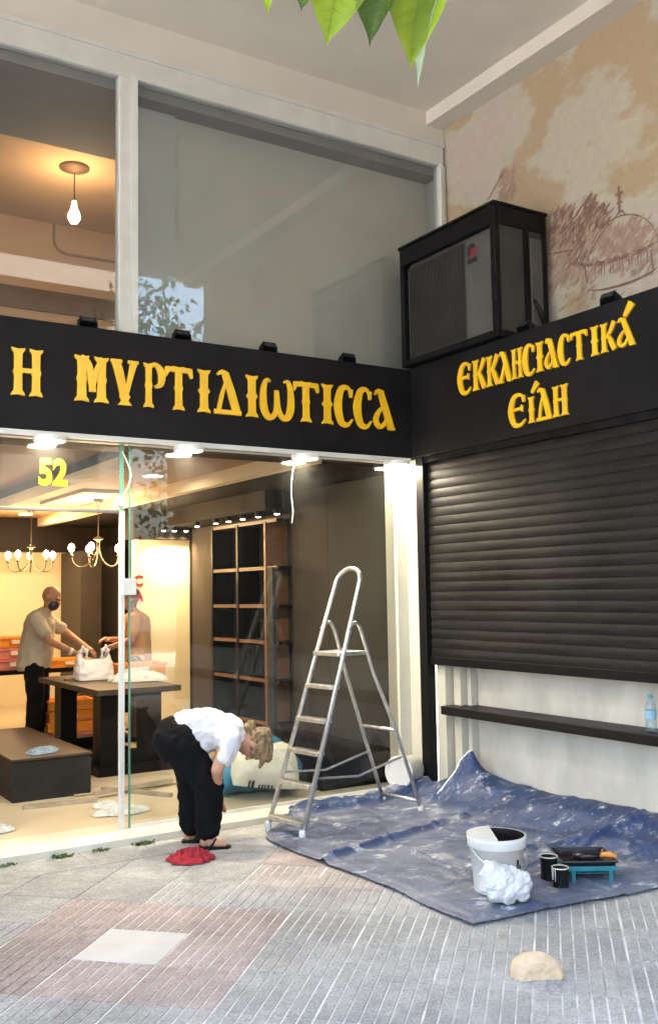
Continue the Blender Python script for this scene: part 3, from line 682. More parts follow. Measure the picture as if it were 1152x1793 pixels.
part('niche_wall', MB().box((5.06, 1.5, -.1), (5.3, 6.2, 2.7)), M_niche, bld)
for ya, yb, xx in ((6.0, 6.104, 4.86), (5.90, 5.985, 4.93), (5.85, 5.895, 4.99)):
    part('niche_frame', MB().box((xx, ya, -.02), (5.059, yb, 2.67)), M_cream if ya > 5.86 else M_niche, bld, bevel=.005)
ld_ = part('niche_ledge', MB().box((4.80, 1.6, .65), (5.058, 5.99, .715)), mat('ledge_black', (.012, .010, .010), .45, var=.2, spec=0.15), bld, bevel=.006)

# ================================================================== SHOP INTERIOR THINGS
M_bulb = glow('bulb_glow', (1, .80, .5), 5)
M_brass = mat('chandelier_metal', (.085, .065, .045), .35, metal=.6, var=.15)
def chandelier(c, rr, label, drop, rot, n=5):
    t = thing('chandelier', label, 'chandelier', c, rot, 'chandeliers hanging in the shop')
    part('canopy', MB().lathe([(.055, 0), (.06, -.012), (.03, -.05), (.008, -.06)], n=16), M_brass, t, smooth=True, world=False)
    part('rod', MB().tube([(0, 0, -.05), (0, 0, -drop)], .006, 6), M_brass, t, world=False)
    part('hub', MB().lathe([(.008, -drop+.20), (.05, -drop+.18), (.055, -drop+.165), (.02, -drop+.15), (.022, -drop+.03), (.03, -drop), (.004, -drop-.03)], n=14), M_brass, t, smooth=True, world=False)
    for k in range(n):
        a = 2*math.pi*k/n; d = Vector((math.cos(a), math.sin(a), 0))
        p = bez(Vector((0, 0, -drop+.02))+d*.02, Vector((0, 0, -drop-.16))+d*.06, Vector((0, 0, -drop-.22))+d*rr*.95, Vector((0, 0, -drop-.02))+d*rr, 14)
        ar = part('arm', MB().tube(p, .0075, 6), M_brass, t, smooth=True, world=False)
        e = p[-1]
        part('cup', MB().lathe([(.006, -.012), (.022, 0), (.024, .006), (.012, .01), (.012, .045)], e, 10), M_brass, ar, smooth=True, world=False)
        part('bulb', MB().lathe([(.012, .044), (.028, .062), (.036, .09), (.026, .122), (.004, .138)], e, 10), M_bulb, ar, smooth=True, world=False)
    ld = bpy.data.lights.new('chandelier_lamp', 'POINT'); ld.energy = 10; ld.color = (1, .62, .27); ld.shadow_soft_size = .22
    lo = bpy.data.objects.new('lamp', ld); COL.objects.link(lo); lo.location = (0, 0, -drop+.12); lo.parent = t
q = ony(172, 900, 10.65)
chandelier((q.x, 10.65, 2.70), .29, 'brass chandelier whose glowing bulbs hang right of the man with the black mask', .62, .35, 5)
q = ony(55, 900, 12.6)
chandelier((q.x, 12.6, 2.74), .29, 'brass chandelier hanging before the cream back wall', .66, .1, 5)
pb = thing('pendant_bulb', 'bare glowing bulb on a cord below a ceiling rose upstairs', 'lamp', (2.587, 8.12, 5.35))
q = ony(131, 372, 8.12); zb = q.z-5.35
part('ceiling_rose', MB().lathe([(.13, -.001), (.13, -.012), (.05, -.03), (.012, -.05)], n=24), mat('rose_brown', (.12, .075, .05), .6), pb, smooth=True, world=False)
part('cord', MB().tube([(0, 0, -.04), (0, 0, zb+.1)], .005, 6), M_metalblk, pb, world=False)
part('bulb', MB().lathe([(.018, .10), (.022, .05), (.05, -.02), (.052, -.05), (.03, -.09), (.004, -.10)], (0, 0, zb), 16), M_bulb, pb, smooth=True, world=False)
ld = bpy.data.lights.new('pendant_lamp', 'POINT'); ld.energy = 9; ld.color = (1, .55, .22); ld.shadow_soft_size = .06
lo = bpy.data.objects.new('lamp', ld); COL.objects.link(lo); lo.location = (0, 0, zb-.02); lo.parent = pb

# pelmet with small spotlights and the wooden shelving below it
part('lighting_pelmet', MB().box((4.56, 8.335, 2.42), (4.96, 10.9, 2.613)), M_brown, bld)
for k, px in enumerate((485, 452, 425, 400, 378, 345)):
    q = onx(px, 905, 4.62)
    t = thing('spotlight', 'small spotlight in the row above the wooden shelves', 'spotlight', (4.62, q.y, 2.42), 0, 'spotlights above the wooden shelves')
    part('can', MB().lathe([(.03, 0), (.03, -.045), (.026, -.05)], n=14), M_metalblk, t, world=False)
    part('lens', MB().lathe([(.028, -.047), (.02, -.056), (.002, -.058)], n=14), M_disc, t, world=False)
    ld = bpy.data.lights.new('spot_lamp', 'SPOT'); ld.energy = .6; ld.color = (1, .66, .34); ld.spot_size = R(75); ld.spot_blend = .7; ld.shadow_soft_size = .02
    lo = bpy.data.objects.new('lamp', ld); COL.objects.link(lo); lo.location = (0, 0, -.07); lo.rotation_euler = (0, R(24), 0); lo.parent = t
for k, px in enumerate((322, 302, 283)):
    q = ony(px, 932, 10.88)
    t = thing('spotlight', 'small spotlight in the row above the yellow partition', 'spotlight', (q.x, 10.82, 2.42), 0, 'spotlights above the yellow partition')
    part('can', MB().lathe([(.03, .19), (.03, -.045), (.026, -.05)], n=14), M_metalblk, t, world=False)
    part('lens', MB().lathe([(.028, -.047), (.02, -.056), (.002, -.058)], n=14), M_disc, t, world=False)
    ld = bpy.data.lights.new('spot_lamp', 'SPOT'); ld.energy = 5; ld.color = (1, .74, .42); ld.spot_size = R(95); ld.spot_blend = .8; ld.shadow_soft_size = .03
    lo = bpy.data.objects.new('lamp', ld); COL.objects.link(lo); lo.location = (0, 0, -.07); lo.rotation_euler = (R(14), 0, 0); lo.parent = t
su = thing('shelving', 'tall wooden wall shelving lit from above inside the shop', 'shelves', (4.85, 9.2, .05))
for yy in (8.59, 9.20, 9.81):
    part('upright', MB().box((4.69, yy-.02, .05), (4.95, yy+.02, 2.33)), M_wood if yy < 9 else M_dark, su, bevel=.002)
for zz in (.30, .72, 1.10, 1.46, 1.84, 2.31):
    part('shelf', MB().box((4.712, 8.36, zz+.003), (4.949, 9.79, zz+.032)), M_dark, su)  # board colour holds the shade inside the compartments, wood only in front
    part('shelf_edging', MB().box((4.698, 8.36, zz), (4.711, 9.79, zz+.035)), M_wood, su)
part('back_panel', MB().box((4.951, 8.34, .05), (4.965, 10.9, 2.4)), mat('shelf_back_dark', (.03, .02, .016), .7), su)
part('end_panel', MB().box((4.64, 8.345, .05), (4.68, 8.45, 1.86)), mat('panel_slate', (.03, .033, .036), .6, spec=.15), su)

# platform, tables
M_top = mat('table_top_brown', (.05, .034, .024), .5, var=.25, scale=7, stretch=(1, .2, 1), bump=.05, spec=.15)
M_ply = mat('platform_side', (.020, .018, .017), .6, var=.25, scale=6, spec=0.15)
pz = ony(160, 1317, 7.66).z
pl = thing('display_platform', 'low dark display platform with a brown top and blue rag', 'platform', (2.29, 8.4, .05))
part('body', MB().box((1.99, 7.66, .048), (2.60, 9.5, pz-.02)), M_ply, pl, bevel=.004)
part('top', MB().box((1.98, 7.65, pz-.019), (2.61, 9.51, pz)), M_top, pl, bevel=.003)
def table(name, label, x0, x1, y0, y1, z, m, kind):
    t = thing(name, label, 'table', ((x0+x1)/2, (y0+y1)/2, .05))
    part('table_top', MB().box((x0, y0, z-.05), (x1, y1, z)), m, t, bevel=.004)
    if kind == 'slab':
        for ya in (y0+.22, y1-.42):
            f = MB().box((x0+.1, ya, .12), (x0+.26, ya+.2, z-.05)).box((x1-.26, ya, .12), (x1-.1, ya+.2, z-.05)).box((x0+.26, ya, z-.14), (x1-.26, ya+.2, z-.051)).box((x0+.26, ya, .12), (x1-.26, ya+.2, .22))
            part('leg_frame', f, M_dark, t)
        part('base', MB().box((x0+.04, y0+.1, .048), (x1+.05, y0+.75, .12)), M_dark, t); part('base', MB().box((x0+.04, y1-.6, .048), (x1-.04, y1-.1, .119)), M_dark, t)
    else:
        for xa in (x0+.15, x1-.15):
            for s_ in (-1, 1):
                part('leg', MB().tube([(xa, (y0+y1)/2+s_*.06, z-.05), (xa+.03, (y0+y1)/2+s_*.3, .05)], .025, 6), M_dark, t)
            part('spreader', MB().box((xa-.02, (y0+y1)/2-.26, .28), (xa+.02, (y0+y1)/2+.26, .32)), M_dark, t)
    return t
table('work_table', 'dark wooden work table carrying the white plastic bag', 2.83, 3.60, 8.17, 9.95, .80, M_top, 'slab')
table('trestle_table', 'dark trestle table with crates behind the man in the mask', 1.5, 4.2, 11.1, 11.75, .80, M_dark, 'trestle')
M_or = mat('crate_orange', (.72, .27, .03), .45, var=.1); M_pk = mat('crate_pink', (.62, .22, .20), .5, var=.12)
def crate(x, y, z, sx, sy, h, m, label, group=None, rz=0):
    t = thing('crate', label, 'crate', (x, y, z), rz, group)
    b = MB(); th = .012
    b.box((-sx, -sy, 0), (sx, sy, th)).box((-sx, -sy, th), (-sx+th, sy, h)).box((sx-th, -sy, th), (sx, sy, h)).box((-sx+th, -sy, th), (sx-th, -sy+th, h)).box((-sx+th, sy-th, th), (sx-th, sy, h))
    part('body', b, m, t, world=False, bevel=.003)
    rm = MB().box((-sx-.012, -sy-.012, h-.02), (sx+.012, -sy, h+.004)).box((-sx-.012, sy, h-.02), (sx+.012, sy+.012, h+.004)).box((-sx-.012, -sy, h-.02), (-sx, sy, h+.004)).box((sx, -sy, h-.02), (sx+.012, sy, h+.004))
    part('rim', rm, m, t, world=False)
    part('paper_label', MB().box((-.05, -sy-.0145, h*.35), (.06, -sy-.0125, h*.75)), M_alu, t, world=False)
    return t
q = onz(110, 1300, .05)
for k in range(4): crate(q.x+.05+.01*(k % 2), q.y+.05, .05+k*.115, .24, .17, .105, M_pk if k == 0 else M_or, ['reddish crate at the bottom of the stack under the work table', 'orange crate second from the floor in the stack under the work table', 'orange crate third from the floor in the stack under the work table', 'orange crate on top of the stack under the work table'][k], 'crates stacked under the work table', .06*(-1)**k)
q = onz(18, 1172, .80)
for k in range(3): crate(q.x, 11.35, .80+k*.125, .24, .19, .115, M_pk if k < 2 else M_or, ['pink crate lowest of the stack on the trestle table', 'pink crate in the middle of the stack on the trestle table', 'orange crate on top of the pink crates on the trestle table'][k], 'crates stacked on the trestle table', .04*k)
q = onz(118, 1168, .80); crate(q.x, 11.3, .80, .26, .18, .09, M_or, 'shallow orange crate by the hands of the man in the mask')
q = onz(262, 1186, .80); crate(q.x, q.y+.32, .80, .24, .15, .12, M_or, 'orange tub on the right end of the work table')

# crumpled things: cloths and bags
def crumple(name, c, sx, sy, h, seed, m, label, cat, folds=5, n=34, edge=.22, group=None, rz=0., freq=9.):
    mb = MB()
    def fn(u, v):
        a = u*2*math.pi; r = v
        rr = r*(1+edge*noise.noise(Vector((math.cos(a)*1.5, math.sin(a)*1.5, seed)))+edge*.5*noise.noise(Vector((math.cos(a)*4, math.sin(a)*4, seed+3))))
        x, y = rr*math.cos(a), rr*math.sin(a)
        q = Vector((x*freq*.25, y*freq*.25, seed*1.7))
        z = (1-r**2.2)**.6 if r < 1 else 0
        wq = q+Vector((noise.noise(q*.9+Vector((3, 1, 0))), noise.noise(q*.9+Vector((0, 7, 2))), 0))*.9
        rg = (1-abs(noise.noise(wq*1.1))*1.9); rg2 = (1-abs(noise.noise(wq*2.4+Vector((4, 4, 4))))*1.9)
        z = z*(.30+.50*rg+.22*rg2)
        j = .05*noise.noise(q*2+Vector((9, 0, 0)))
        X, Y = (x+j)*sx, (y+j)*sy
        return (X*math.cos(rz)-Y*math.sin(rz)+c[0], X*math.sin(rz)+Y*math.cos(rz)+c[1], max(.004+.006*max(0, noise.noise(q*5)), z*h)+c[2])
    mb.grid(fn, n*2, n)
    return single(name, mb, m, label, cat, group, smooth=True)
M_redc = mat('red_cloth', (.30, .010, .022), .85, var=.35, scale=25, bump=.3, bscale=220)
q = onz(338, 1508); crumple('rag', (q.x, q.y, .002), .125, .095, .085, 2.3, M_redc, 'crumpled red rag on the pavement at the feet of the bending person', 'rag', rz=-.5, edge=.5, freq=12)
q = onz(75, 1318, pz); crumple('rag', (q.x, q.y, pz), .17, .10, .05, 5.1, mat('blue_cloth', (.22, .30, .36), .85, var=.35, scale=20, bump=.3), 'pale blue rag lying on the low platform', 'rag', rz=.6)
M_plast = mat('plastic_white', (.72, .66, .62), .32, var=.08, scale=12, bump=.25, bscale=25)
def carrier(c, w_, d_, h, m, label, seed=1, fac=1.):
    mb = MB()
    def fn(u, v):
        a = u*2*math.pi; ca, sa = math.cos(a), math.sin(a)
        rx = w_*(1-.25*v**3)*(abs(ca)**.7*(1 if ca > 0 else -1)); ry = d_*(1-.5*v**2)*(abs(sa)**.7*(1 if sa > 0 else -1))
        k = .10*noise.noise(Vector((ca*2.5, sa*2.5, v*4+seed)))+.05*noise.noise(Vector((ca*6, sa*6, v*9+seed)))
        lift_ = h*(.72 + .35*abs(ca)**6)
        return (c[0]+rx*(1+k), c[1]+ry*(1+k), c[2]+.003+v*lift_)
    mb.grid(fn, 48, 22)
    t = thing('plastic_bag', label, 'bag', c)
    part('bag_body', mb, m, t, smooth=True)
    for s_ in (-1, 1):
        p = bez((c[0]+s_*w_*.72, c[1]-.02, c[2]+h*.95), (c[0]+s_*w_*.75, c[1]-.03, c[2]+h*1.25), (c[0]+s_*w_*.35, c[1]-.03, c[2]+h*1.22), (c[0]+s_*w_*.42, c[1]-.02, c[2]+h*.72), 10)
        part('handle', MB().tube(p, [.018+.012*math.sin(i*2.) for i in range(11)], 7), m, t, smooth=True)
    return t
q = onz(170, 1193, .80); carrier((q.x+.04, q.y+.22, .80), .185, .13, .27, M_plast, 'white plastic carrier bag standing on the work table')
M_wcloth = mat('white_cloth', (.68, .66, .58), .85, var=.2, scale=18, bump=.3)
q = onz(238, 1196, .80); crumple('clothes_pile', (q.x+.06, q.y+.16, .80), .26, .14, .13, 8.8, M_wcloth, 'pile of white packets and cloths before the orange tub', 'pile', rz=-.3, freq=14)
q = onz(128, 1192, .80); single('wood_block', MB().box((q.x-.08, q.y-.02, .80), (q.x+.05, q.y+.04, .825)), M_wood, 'short pale wooden block lying by the plastic bag', 'block', bevel=.003)
for (px, py, a, b, h, sd_) in ((225, 1428, .22, .12, .06, 1.2), (195, 1418, .10, .08, .05, 4.), (10, 1462, .10, .07, .05, 6.5)):
    q = onz(px, py, .05); crumple('crumpled_paper', (q.x, q.y+.12, .049), a, b, h, sd_, M_wcloth, {225: 'wide crumpled white paper on the shop floor by the door post', 195: 'small crumpled white paper left of the wide one on the floor', 10: 'small crumpled white paper ball at the shop doorway'}[px], 'paper', freq=16)
M_batten = mat('batten_wood', (.36, .28, .19), .7, var=.2, scale=8)
for k, (a, b, lab) in enumerate((((165, 1400), (300, 1376), 'thin wooden batten on the shop floor beside the low platform'), ((180, 1384), (300, 1396), 'wooden batten crossing under the other on the shop floor'), ((40, 1418), (170, 1404), 'thin batten lying along the front of the low platform'))):
    p, q = onz(*a, .05), onz(*b, .05); d = (q-p).normalized(); s_ = Vector((-d.y, d.x, 0))*.022
    vs_ = [p+s_, p-s_, q-s_, q+s_]; zb_ = .049 if k != 0 else .078
    single('batten', MB().add([(v.x, v.y, zb_) for v in vs_]+[(v.x, v.y, zb_+.028) for v in vs_], [(3, 2, 1, 0), (4, 5, 6, 7), (0, 1, 5, 4), (1, 2, 6, 5), (2, 3, 7, 6), (3, 0, 4, 7)]), M_batten, lab, 'batten', 'battens on the shop floor')
q = onz(250, 1388, .05); single('cardboard_sheet', MB().grid(lambda u, v: (q.x-.5+u*.9+.1*v, q.y+.15+v*.55, .052+.012*noise.noise(Vector((u*3, v*3, 2)))**2+.004), 12, 8), mat('cardboard', (.50, .40, .27), .85, var=.1), 'flat cardboard sheet on the shop floor behind the glass', 'cardboard')
single('plinth', MB().box((4.1, 6.62, .048), (4.845, 8.1, .30)), M_dark, 'low black plinth behind the glass along the grey wall', 'plinth', bevel=.004)
# red-lettered panel standing in for a street sign reflected in the glass
bn = thing('reflected_sign', 'narrow white panel with red letters standing in for a reflected street sign', 'reflected_sign', (3.8, 9.9, .05))
q0, q1 = ony(233, 985, 10.9), ony(251, 1085, 10.9)
part('sign_face', MB().box((q0.x, 10.9, q1.z), (q1.x, 10.906, q0.z)), M_alu, bn)
part('pole', MB().tube([((q0.x+q1.x)/2, 10.93, .05), ((q0.x+q1.x)/2, 10.93, q0.z+.02)], .012, 8), M_alu, bn)
part('foot', MB().lathe([(.14, .048), (.13, .065), (.02, .075)], ((q0.x+q1.x)/2, 10.93, 0), 20), M_metalblk, bn)
for ch, yy in (('C', 1026), ('A', 1052)):
    me = text_mesh(ch, .17, .008); p = ony(242, yy, 10.9)
    me.transform(Matrix.Translation((p.x, 10.896, p.z)) @ Matrix.Rotation(R(90), 4, 'X')); part('letter', me, M_redc, bn)
# cement bag
M_bagw = mat('sack_cream', (.70, .66, .52), .55, var=.06, scale=9, bump=.2); M_bagb = mat('sack_teal', (.03, .20, .30), .5, var=.2, scale=8, bump=.2)
q = onz(447, 1392, .05)
sk = thing('cement_sack', 'half full cream and teal plaster sack lying behind the glass', 'sack', (q.x+.03, q.y+.1, .05), R(-22)); sk.scale = (1.15, 1.15, 1.15)
def pillow(w_, d_, h, z0, seed, top=True):
    def fn(u, v):
        x, y = u*2-1, v*2-1; e = max(0, (1-abs(x)**3.5))*max(0, (1-abs(y)**3.5))
        z = z0+h*e**.5*(1+.16*noise.noise(Vector((x*1.8, y*1.8, seed)))) + (.020*noise.noise(Vector((x*5, y*5, seed)))+.030*(1-abs(noise.noise(Vector((x*2.2+y, y*2.6, seed+4)))))**3-.02)*min(1, e*2)
        return (x*w_*(1-.05*y*y), y*d_*(1-.06*x*x), z)
    return MB().grid(fn, 30, 26)
tlt = Matrix.Translation((0, 0, .02)) @ Matrix.Rotation(R(30), 4, 'X') @ Matrix.Rotation(R(8), 4, 'Y')
me = pillow(.235, .20, .15, .12, 2).mesh('front'); me.transform(Matrix.Translation((.05, -.04, .05)) @ tlt); part('upper_side', me, M_bagw, sk, smooth=True, world=False)
me = organic('under', [ell((0, .05, .15), (.33, .25, .15)), ell((-.2, -.02, .12), (.15, .17, .12)), ell((.2, .06, .14), (.15, .19, .14)), ell((0, .12, .27), (.24, .12, .12))], .014, 3, .012, 9, 3)
part('lower_side', me, M_bagb, sk, world=False)
pr_ = MB()
for k, (x_, w_) in enumerate(((-.10, .012), (-.078, .018), (-.03, .01), (-.01, .012), (.01, .008), (.03, .012), (.055, .01))): pr_.box((x_, -.192, .10), (x_+w_, -.189, .145+(.02 if k < 2 else -.01)))
me = pr_.mesh('print'); me.transform(Matrix.Translation((.02, -.05, .05)) @ tlt @ Matrix.Translation((0, -.004, .012))); part('printed_bars', me, M_bl, sk, world=False)
q = onz(392, 1392, .05); crumple('crumpled_sheet', (q.x, q.y+.1, .049), .07, .12, .2, 3.3, M_wcloth, 'crumpled white sheet standing beside the plaster sack', 'sheet', freq=14)

# ================================================================== TARPAULIN and what stands on it
def tarp_mat():
    m, n, l, b = nodes('tarp_blue')
    g = n.new('ShaderNodeNewGeometry'); P = g.outputs['Position']
    def nz(sc, det, ro=.6, st=None):
        t = n.new('ShaderNodeTexNoise'); t.inputs['Scale'].default_value = sc; t.inputs['Detail'].default_value = det; t.inputs['Roughness'].default_value = ro
        if st:
            mp = n.new('ShaderNodeMapping'); mp.inputs['Scale'].default_value = st; mp.inputs['Rotation'].default_value = (0, 0, R(30)); l.new(P, mp.inputs[0]); l.new(mp.outputs[0], t.inputs['Vector'])
        else: l.new(P, t.inputs['Vector'])
        return t.outputs['Fac']
    def ramp(f, p0, p1, c0=(0, 0, 0), c1=(1, 1, 1)):
        r = n.new('ShaderNodeValToRGB'); e = r.color_ramp.elements; e[0].position = p0; e[1].position = p1; e[0].color = (*c0, 1); e[1].color = (*c1, 1); l.new(f, r.inputs[0]); return r.outputs[0]
    def mix(f, a, c):
        x = n.new('ShaderNodeMix'); x.data_type = 'RGBA'; l.new(f, x.inputs[0]); l.new(a, x.inputs[6])
        if isinstance(c, tuple): x.inputs[7].default_value = (*c, 1)
        else: l.new(c, x.inputs[7])
        return x.outputs[2]
    base = ramp(nz(5, 6), .35, .65, (.010, .027, .088), (.024, .053, .145))
    sep = n.new('ShaderNodeSeparateXYZ'); l.new(P, sep.inputs[0])
    lowz = n.new('ShaderNodeMapRange'); lowz.inputs[1].default_value = .06; lowz.inputs[2].default_value = .020; l.new(sep.outputs[2], lowz.inputs[0])
    dn = n.new('ShaderNodeMath'); dn.operation = 'MULTIPLY'; l.new(ramp(nz(1.7, 9, .68), .28, .56), dn.inputs[0]); l.new(lowz.outputs[0], dn.inputs[1])
    dn2 = n.new('ShaderNodeMath'); dn2.operation = 'MULTIPLY'; dn2.inputs[1].default_value = .70; l.new(dn.outputs[0], dn2.inputs[0])
    c = mix(dn2.outputs[0], base, (.185, .205, .255))
    c = mix(ramp(nz(2.6, 10, .75), .55, .70), c, (.40, .40, .42))
    c = mix(ramp(nz(24, 5, .7, (1, 2.6, 1)), .655, .685), c, (.62, .70, .72))
    c = mix(ramp(nz(5.5, 7, .75, (1, 2.0, 1)), .565, .67), c, (.58, .60, .62))
    l.new(c, b.inputs['Base Color']); b.inputs['Roughness'].default_value = .5
    bp = n.new('ShaderNodeBump'); bp.inputs['Strength'].default_value = .6; bp.inputs['Distance'].default_value = .02; l.new(nz(14, 8, .62), bp.inputs['Height']); l.new(bp.outputs[0], b.inputs['Normal'])
    return m
def sstep(t): t = max(0, min(1, t)); return t*t*(3-2*t)
def segd(p, a, b):
    a, b = Vector(a), Vector(b); t = max(0, min(1, (p-a).dot(b-a)/(b-a).length_squared)); return (p-(a+(b-a)*t)).length, t
PK = Vector((4.88, 5.73)); FD = onz(772, 1398, .06); FDv = Vector((FD.x, FD.y))
FRONT = [(3.12, 3.69), (3.5, 3.665), (4.3, 3.58), (5.03, 3.5)]
def tarp(u, v):
    y0 = 3.69-.18*u+.03*math.sin(u*9)*u
    y1 = 6.24+.05*noise.noise(Vector((u*5, 3, 0)))-.04*u
    y = y0+(y1-y0)*v
    xm = 5.045-.30*sstep((y-5.78)/.3)
    x0 = 3.12+.02*math.sin(v*7)+.06*sstep((v-.85)/.15)+ .03*noise.noise(Vector((v*4, 9, 1)))
    if v > .78: x0 += .35*sstep((v-.78)/.22)
    x = x0+(xm-x0)*u
    p = Vector((x, y)); z = .006
    wr = noise.noise(Vector((x*3, y*3, 1)))*.5+.5*noise.noise(Vector((x*7, y*7, 5))); z += .012*(wr+.6)+.010*(1-abs(noise.noise(Vector((x*4.2+2*y, y*3.7, 3)))))**3
    z += .009*max(0, noise.noise(Vector((x*1.2-y*4.5, y*1.4+x, 8))))
    rid = 1-abs(noise.noise(Vector((x*2.1+y*.8, y*2.6-x*.7, 4)))); z += .016*max(0, rid-.55)**1.5*(1+1.6*sstep((x-4.3)/.5)*(1-sstep((x-4.85)/.15)))
    rid = 1-abs(noise.noise(Vector((x*5.1, y*4.6, 14)))); z += .022*max(0, rid-.6)**1.5*sstep((x-4.2)/.5)*(1-.8*sstep((x-4.85)/.15))
    d, t = segd(p, (3.12, 5.02), (4.5, 5.37)); z += .045*math.exp(-(d/.026)**2)*(1-.3*t)
    for fx, fa in ((3.62, .3), (4.10, -.2)): z += .013*math.exp(-((x-fx-.05*math.sin(y*2+fx))/.016)**2)
    for fy in (4.25, 5.72): z += .012*math.exp(-((y-fy-.04*math.sin(x*3))/.016)**2)
    d, t = segd(p, (4.1, 4.55), (4.9, 4.2)); z += .03*math.exp(-(d/.05)**2)
    d, t = segd(p, (4.35, 5.2), (4.75, 3.6)); z += .05*math.exp(-(d/.08)**2)*(.7+.5*noise.noise(Vector((y*4, 0, 0))))
    wall = sstep((x-4.50)/.52); z += wall*(.160+.006*math.sin(y*3.1+1)+.008*noise.noise(Vector((y*4, x*4, 2))))*(1-.35*sstep((y-5.95)/.2))
    z += .10*math.exp(-((p-PK).length/.15)**2)
    d, t = segd(p, FDv, PK); z += (.05+.09*t)*math.exp(-(d/.045)**1.3)
    z += .06*sstep((y-6.04)/.07)*(.9+.6*noise.noise(Vector((x*6, 1, 1)))) + .04*sstep((y-5.9)/.2)*sstep((x-4.2)/.3)
    e = min(u, 1)*1.; 
    if u < .03 or v < .03: z = z*.5+.003
    return (x, y, z)
tp = MB().grid(tarp, 170, 210)
tarp_o = single('tarpaulin', tp, tarp_mat(), 'blue paint splattered tarpaulin spread over the pavement in the corner', 'tarpaulin', smooth=True)
md = tarp_o.modifiers.new('thick', 'SOLIDIFY'); md.thickness = .004; md.offset = 1
def tz(x, y):
    best = min(tp.v, key=lambda p: (p[0]-x)**2+(p[1]-y)**2); return best[2]+.003
# highlights of the fold, laid on as thin white tubes
hm = MB()
for off in (0, .03):
    pts = []
    for k in range(9):
        t = k/8; x_ = FDv.x+(PK.x-FDv.x)*t-off*.3; y_ = FDv.y+(PK.y-FDv.y)*t+off; pts.append((x_, y_, tz(x_, y_)+.004))
    hm.tube(pts, .0065, 6)
me = hm.mesh('fold_highlight'); me.transform(WM[tarp_o.name].inverted()); link('fold_highlight', me, mat('highlight_white', (.72, .73, .75), .4), tarp_o)

# paint bucket
M_pw = mat('bucket_white', (.62, .62, .61), .35, var=.04, bump=.05, bscale=15); M_paint = mat('black_paint', (.015, .013, .013), .25, bump=0)
q = onz(872, 1568); bz = tz(q.x, q.y)
bk = thing('paint_bucket', 'large white paint bucket with a half torn lid on the tarpaulin', 'bucket', (q.x, q.y, bz), .4)
rb, rtp, hb = .122, .150, .285
part('wall', MB().lathe([(rb, 0), (rtp-.008, hb-.06), (rtp, hb-.058), (rtp+.004, hb-.05), (rtp+.004, hb-.02), (rtp+.007, hb), (rtp-.003, hb)], n=48, caps=False), M_pw, bk, world=False, smooth=True)
part('paint', MB().lathe([(rtp-.0035, hb-.002), (rtp-.012, hb-.075), (.001, hb-.078)], n=40, caps=False), M_paint, bk, world=False)
half = [(math.cos(R(a))*(rtp+.006), math.sin(R(a))*(rtp+.006)) for a in range(40, 216, 8)]
part('lid_half', MB().prism(half, (0, 0, hb+.001), (1, 0, 0), (0, 1, 0), (0, 0, 1), .006), M_pw, bk, world=False)
sp = MB(); rs = random.Random(11)
for k in range(22):
    a = R(rs.uniform(195, 330)); z0 = rs.uniform(.06, .2); ln = rs.uniform(.015, .07); w_ = rs.uniform(.003, .012); r_ = rb+(rtp-rb)*(z0/hb)+.0025
    d = Vector((math.cos(a), math.sin(a), 0)); s_ = Vector((-d.y, d.x, 0))*w_
    r2 = rb+(rtp-rb)*((z0-ln)/hb)+.0025
    sp.add([d*r_+s_+Vector((0, 0, z0)), d*r_-s_+Vector((0, 0, z0)), d*r2-s_*.4+Vector((0, 0, z0-ln)), d*r2+s_*.4+Vector((0, 0, z0-ln))], [(0, 1, 2, 3)])
part('paint_drips', sp, M_paint, bk, world=False)
lb = MB()
for a in range(318, 372, 6):
    d0, d1 = (Vector((math.cos(R(b)), math.sin(R(b)), 0)) for b in (a, a+6)); rA, rB = rb+(rtp-rb)*.25+.002, rb+(rtp-rb)*.72+.002
    lb.add([d0*rA+Vector((0, 0, .07)), d1*rA+Vector((0, 0, .07)), d1*rB+Vector((0, 0, .2)), d0*rB+Vector((0, 0, .2))], [(0, 1, 2, 3)])
part('label', lb, mat('label_dark', (.03, .03, .035), .4, col2=(.3, .2, .05), scale=30, lo=.55, hi=.6), bk, world=False)
part('bail', MB().tube([(math.cos(R(a))*(rtp+.012), math.sin(R(a))*(rtp+.012), hb-.05-.11*math.sin(R((a-150)*180/180))) for a in range(150, 331, 12)], .003, 6), M_steel, bk, world=False)
q = onz(888, 1592)
def bagcr(name, c, prims, seed, m, label, cat, wr=.02, sc=14):
    me = organic(name, prims, .021, 1, .012, 20, seed)
    # faceted crumple
    for v in me.vertices:
        k = noise.voronoi(v.co*9+Vector((seed, 0, 0)))[0]; v.co += v.normal*(.012-.034*min(.5, k[1]-k[0]))
    for v in me.vertices: v.co += noise.noise_vector(v.co*31+Vector((seed, 1, 2)))*.011
    me.polygons.foreach_set('use_smooth', [False]*len(me.polygons))
    zmin = min(v.co.z for v in me.vertices)
    me.transform(Matrix.Translation((c[0], c[1], c[2]-zmin*.88-.006)) @ Matrix.Scale(.88, 4)); return single(name, me, m, label, cat)
M_film = mat('film_white', (.60, .60, .62), .3, var=.05, bump=.2, bscale=30)
bagcr('crumpled_bag', (q.x, q.y+.02, tz(q.x, q.y)), [ell((0, 0, .09), (.13, .09, .10)), ell((.08, -.05, .08), (.075, .06, .085)), ell((-.06, .04, .12), (.07, .06, .10)), cap((.1, -.06, .15), .02, (.06, -.04, .10), .05), cap((-.08, .05, .21), .02, (-.05, .03, .13), .05)], 4.2, M_film, 'crumpled white plastic bag leaning on the paint bucket', 'bag')
